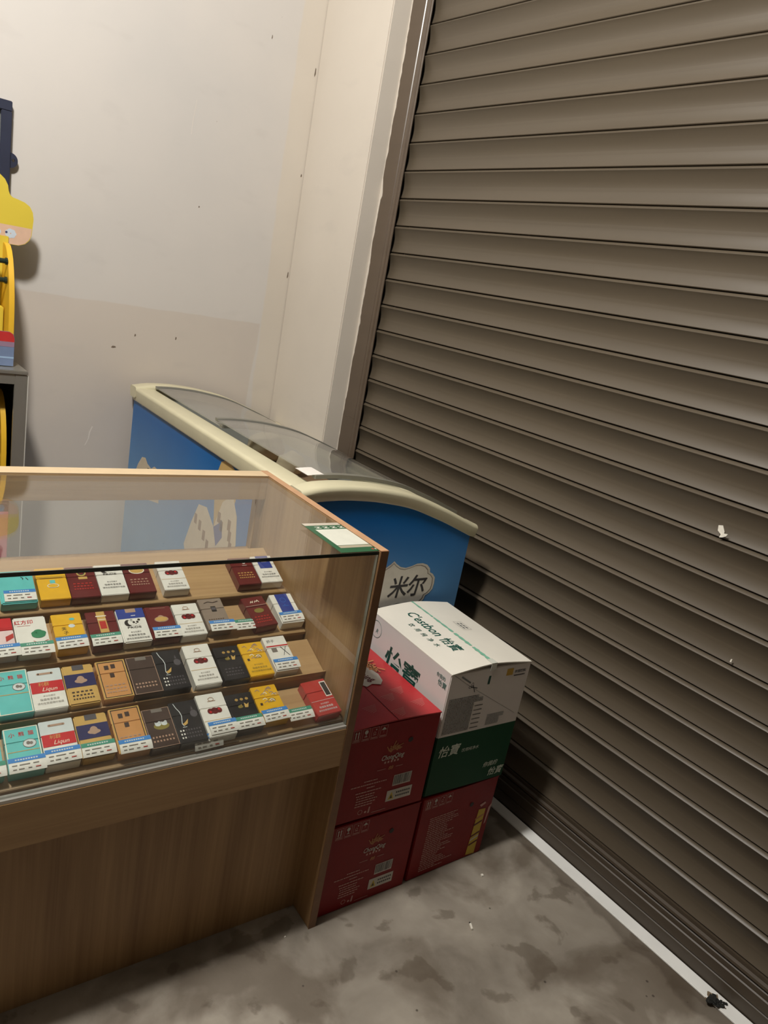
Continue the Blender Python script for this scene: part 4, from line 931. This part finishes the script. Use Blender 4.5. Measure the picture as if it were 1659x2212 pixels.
rp = [(.455, 1.545), (.475, 1.543), (.488, 1.534), (.503, 1.522), (.512, 1.506), (.5145, 1.490), (.519, 1.480), (.527, 1.4745), (.541, 1.472), (.560, 1.467), (.575, 1.458), (.584, 1.442), (.587, 1.422), (.5835, 1.374), (.577, 1.358), (.566, 1.346), (.548, 1.3385), (.494, 1.338)]
mx = .31
hp = rp+[(2*mx-x, z) for x, z in rp[::-1]]
hd = MB().prism(hp, lambda q: (q[0], 2.627, q[1]), lambda q: (q[0], 2.631, q[1])).build('header_board', YDK, ST)
hm = MB().frame((0, 2.627, 0), (1, 0, 0), (0, 0, 1))
low = [(.583, 1.394), (.582, 1.374), (.5755, 1.359), (.565, 1.347), (.548, 1.3395), (.494, 1.339)]
hm.poly([(2*mx-x, z) for x, z in low]+low[::-1], 0)
for i in range(7):
    a = i*math.pi*2/7; hm.ell(.524+.009*math.cos(a), 1.370+.008*math.sin(a), .0075, .0062, 1, .0006+i*.00005, 10)
hm.ell(.512, 1.372, .0035, .0035, 2, .0011, 8)
for i in range(5): hm.ell(.486-.03*i, 1.37+.003*(i % 2), .012, .010, 1, .0006, 10)
hm.poly([(.40, 1.40), (.47, 1.405), (.488, 1.42), (.490, 1.45), (.480, 1.475), (.43, 1.49), (.38, 1.48)], 1, .0006); hm.poly([(.43, 1.415), (.478, 1.428), (.488, 1.44), (.46, 1.436)], 2, .0009)
hm.build('header_print', [ink('peach', 214, 178, 152), ink('paleblue', 196, 206, 216), ink('inkblue', 52, 56, 96)], hd)
ST2 = thing('toy_display_stand', 'yellow curved plastic stand inside the steel cabinet', 'display stand', (0, 0, 0))
cheek(2.452, .5705, .33, .12, .488, .503).build('side_cheek', YEL, ST2, bevel=.001)
cheek(2.452, .5705, .33, .12, .12, .135).build('side_cheek', YEL, ST2, bevel=.001)
MB().box(.12, .503, 2.572, 2.576, .5705, .90).build('back_board', mat('brown_card', S(88, 58, 40), .6, var=.1), ST2)
MB().box(.455, .487, 2.50, 2.54, .5705, .70).build('divider', YDK, ST2, bevel=.003)
MB().tube([(.470, 2.50, .775), (.486, 2.50, .775)], .009, 10).build('clip', mat('copper_knob', S(170, 110, 70), .4, var=.05), ST2, smooth=True)
# dark frame hung on the wall with a hanging tab at its side
FRM = mat('navy_frame', S(44, 48, 66), .4, var=.08, scale=15)
PF = thing('picture_frame', 'dark navy picture frame on the wall behind the yellow header', 'picture frame', (0, 0, 0))
fx0, fx1, fz0, fz1, fy = .19, .532, 1.30, 1.747, 2.716
for nm, (a, b, c, d) in (('frame_bar', (fx0, fx1, fz1-.029, fz1)), ('frame_bar', (fx0, fx1, fz0, fz0+.029)), ('frame_bar', (fx1-.030, fx1, fz0+.029, fz1-.029)), ('frame_bar', (fx0, fx0+.030, fz0+.029, fz1-.029))):
    MB().box(a, b, fy-.006, 2.7365, c, d).build(nm, FRM, PF, bevel=.002)
MB().box(fx0+.03, fx1-.03, 2.728, 2.7365, fz0+.029, fz1-.029).build('picture', mat('frame_paper', S(196, 200, 184), .5, var=.06), PF)
tb = MB(); n = 14; o_ = []; i_ = []
for k in range(n+1):
    a = -math.pi/2+math.pi*k/n; o_.append((.5325+.022*math.cos(a), 1.583+.022*math.sin(a)))
cxh, czh = .541, 1.584
for k in range(n):
    a0, a1 = -math.pi/2+math.pi*k/n, -math.pi/2+math.pi*(k+1)/n
    for s0, s1 in ((0, 1),):
        A = [o_[k], o_[k+1], (cxh+.005*math.cos(a1), czh+.005*math.sin(a1)), (cxh+.005*math.cos(a0), czh+.005*math.sin(a0))]
        tb.prism(A, lambda q: (q[0], 2.718, q[1]), lambda q: (q[0], 2.724, q[1]))
for sg in (1, -1):
    A = [(.5325, 1.583+sg*.022), (.5325, 1.583), (cxh-.005, 1.584), (cxh, 1.584+sg*.005)]
    tb.prism(A if sg < 0 else A[::-1], lambda q: (q[0], 2.718, q[1]), lambda q: (q[0], 2.724, q[1]))
tb.build('hanging_tab', FRM, PF)

# ------------------------------------------------------------------ litter
def scrap(name, label, cat, loc, pts, th, m, rz=0., rx=0.):
    o = MB().prism(pts, lambda q: (q[0], q[1], 0), lambda q: (q[0]*.92, q[1]*.92, th)).build(name, m)
    o.location = loc; o.rotation_euler = (rx, 0, rz); return tag(o, label, cat)
WP = mat('white_scrap', S(232, 226, 212), .6, var=.06, scale=200)
b = thing('cigarette_end', 'thin white cigarette end on the stained floor', 'cigarette end', (1.235, .862, .0032), 62)
MB().tube([(-.010, 0, 0), (.006, 0, 0)], [.0028, .0030], 8).build('paper_tube', WP, b, smooth=True); MB().tube([(.006, 0, 0), (.0105, .001, 0)], [.0027, .0018], 8).build('burnt_tip', mat('ash', S(52, 44, 38), .9, var=.2, scale=200), b)
scrap('floor_scrap', 'tiny white scrap on the floor near the scuffed red carton', 'scrap', (1.379, .971, .0002), [(-.004, -.003), (.003, -.004), (.005, .002), (-.001, .004)], .0035, WP)
scrap('floor_scrap', 'tiny white speck on the floor below the counter foot', 'scrap', (.821, 1.04, .0002), [(-.002, -.0015), (.002, -.001), (.0015, .002), (-.002, .0015)], .002, WP)
bf = thing('paper_scrap', 'white moth-shaped paper scrap stuck on the shutter slats', 'paper scrap', (1.651, .773, 1.026), 0)
MB().prism([(0, -.006), (-.012, .002), (-.014, .014), (-.004, .017), (.004, .004), (.003, -.008)], lambda q: (-.0035, -q[0], q[1]), lambda q: (-.0025, -q[0], q[1])).build('wing', WP, bf)
MB().prism([(.002, 0), (.013, .002), (.010, -.005), (.002, -.010), (-.004, -.012), (-.003, -.005)], lambda q: (-.004, -q[0], q[1]), lambda q: (-.003, -q[0], q[1])).build('wing', WP, bf)
for i, (y, z, r) in enumerate(((.663, .757, .004), )):
    o = MB().prism([(-.5*r, -r), (.5*r, -.6*r), (.4*r, r), (-.3*r, .8*r)], lambda q: (1.6475, y-q[0], z+q[1]), lambda q: (1.6510, y-q[0], z+q[1])).build('paper_fleck', WP); tag(o, 'tiny white fleck on a lower shutter slat', 'paper scrap')
# charred debris on the threshold strip
db = thing('charred_clump', 'clump of black charred debris on the white threshold strip', 'debris', (1.602, .432, .0062))
CHAR = mat('char', S(26, 26, 22), .8, var=.3, scale=150, bump=.6, bscale=300); RUST = mat('rust_stain', S(128, 110, 86), .8, var=.25, scale=80)
random.seed(21)
for i in range(30):
    bm = bmesh.new(); bmesh.ops.create_icosphere(bm, subdivisions=1, radius=random.uniform(.003, .0085))
    for v in bm.verts: v.co *= random.uniform(.6, 1.25); v.co.z *= .7
    me = bpy.data.meshes.new('lump'); bm.to_mesh(me); bm.free(); me.materials.append(CHAR)
    zmin = min(v.co.z for v in me.vertices); o = link('lump', me, db); a = random.uniform(0, 6.28); r = random.uniform(0, .017); o.location = (r*math.cos(a)+.004, r*math.sin(a)*.9, -zmin)
for (x, y) in ((.024, -.012), (.027, -.016), (.022, -.006), (.016, -.014)):
    bm = bmesh.new(); bmesh.ops.create_icosphere(bm, subdivisions=1, radius=.0036); me = bpy.data.meshes.new('lump'); bm.to_mesh(me); bm.free(); me.materials.append(CHAR); o = link('lump', me, db); o.location = (x, y, .0025)
st = MB(); 
for k in range(1): st.prism([(.012+.016*math.cos(a)*(1+.35*math.sin(3*a)+.2*math.sin(7*a)), .004+.019*math.sin(a)*(1+.3*math.cos(5*a)+.2*math.sin(8*a))) for a in [i*6.283/44 for i in range(44)]], lambda q: (min(q[0], .038), q[1], 0), lambda q: (min(q[0], .038), q[1], .0004))
st.build('rust_stain', RUST, db)
# chips and scratches in the wall paint
CHIP = mat('bare_plaster', S(112, 98, 84), .8, var=.2, scale=90); SCR = mat('pale_scratch', S(216, 208, 198), .6, var=.05)
wb = bpy.data.objects['wall_back']
def chip(pts, m, nm='paint_chip'):
    f = MB().frame((0, YW, 0), (1, 0, 0), (0, 0, 1)); f.poly(pts, 0, .0006); f.build(nm, m, wb)
for x, z, a, b in ((1.364, 2.196, .002, .007), (1.16, 1.58, .003, .003), (.97, 1.097, .003, .005), (1.124, 1.103, .003, .006), (.896, 1.047, .009, .004), (1.556, 2.14, .003, .016), (1.558, 1.779, .003, .006), (1.560, 1.405, .003, .013)):
    chip([(x-a, z-b*.6), (x-a*.2, z-b), (x+a, z-b*.3), (x+a*.7, z+b*.8), (x-a*.4, z+b)], CHIP)
chip([(1.111, 1.920), (1.1085, 1.890), (1.104, 1.850), (1.1035, 1.808), (1.1050, 1.808), (1.1058, 1.850), (1.1102, 1.890), (1.1125, 1.920)], SCR, 'paint_scratch')
chip([(.841, .752), (.832, .730), (.830, .705), (.819, .678), (.824, .682), (.834, .707), (.837, .728), (.845, .750)], SCR, 'paint_scratch')
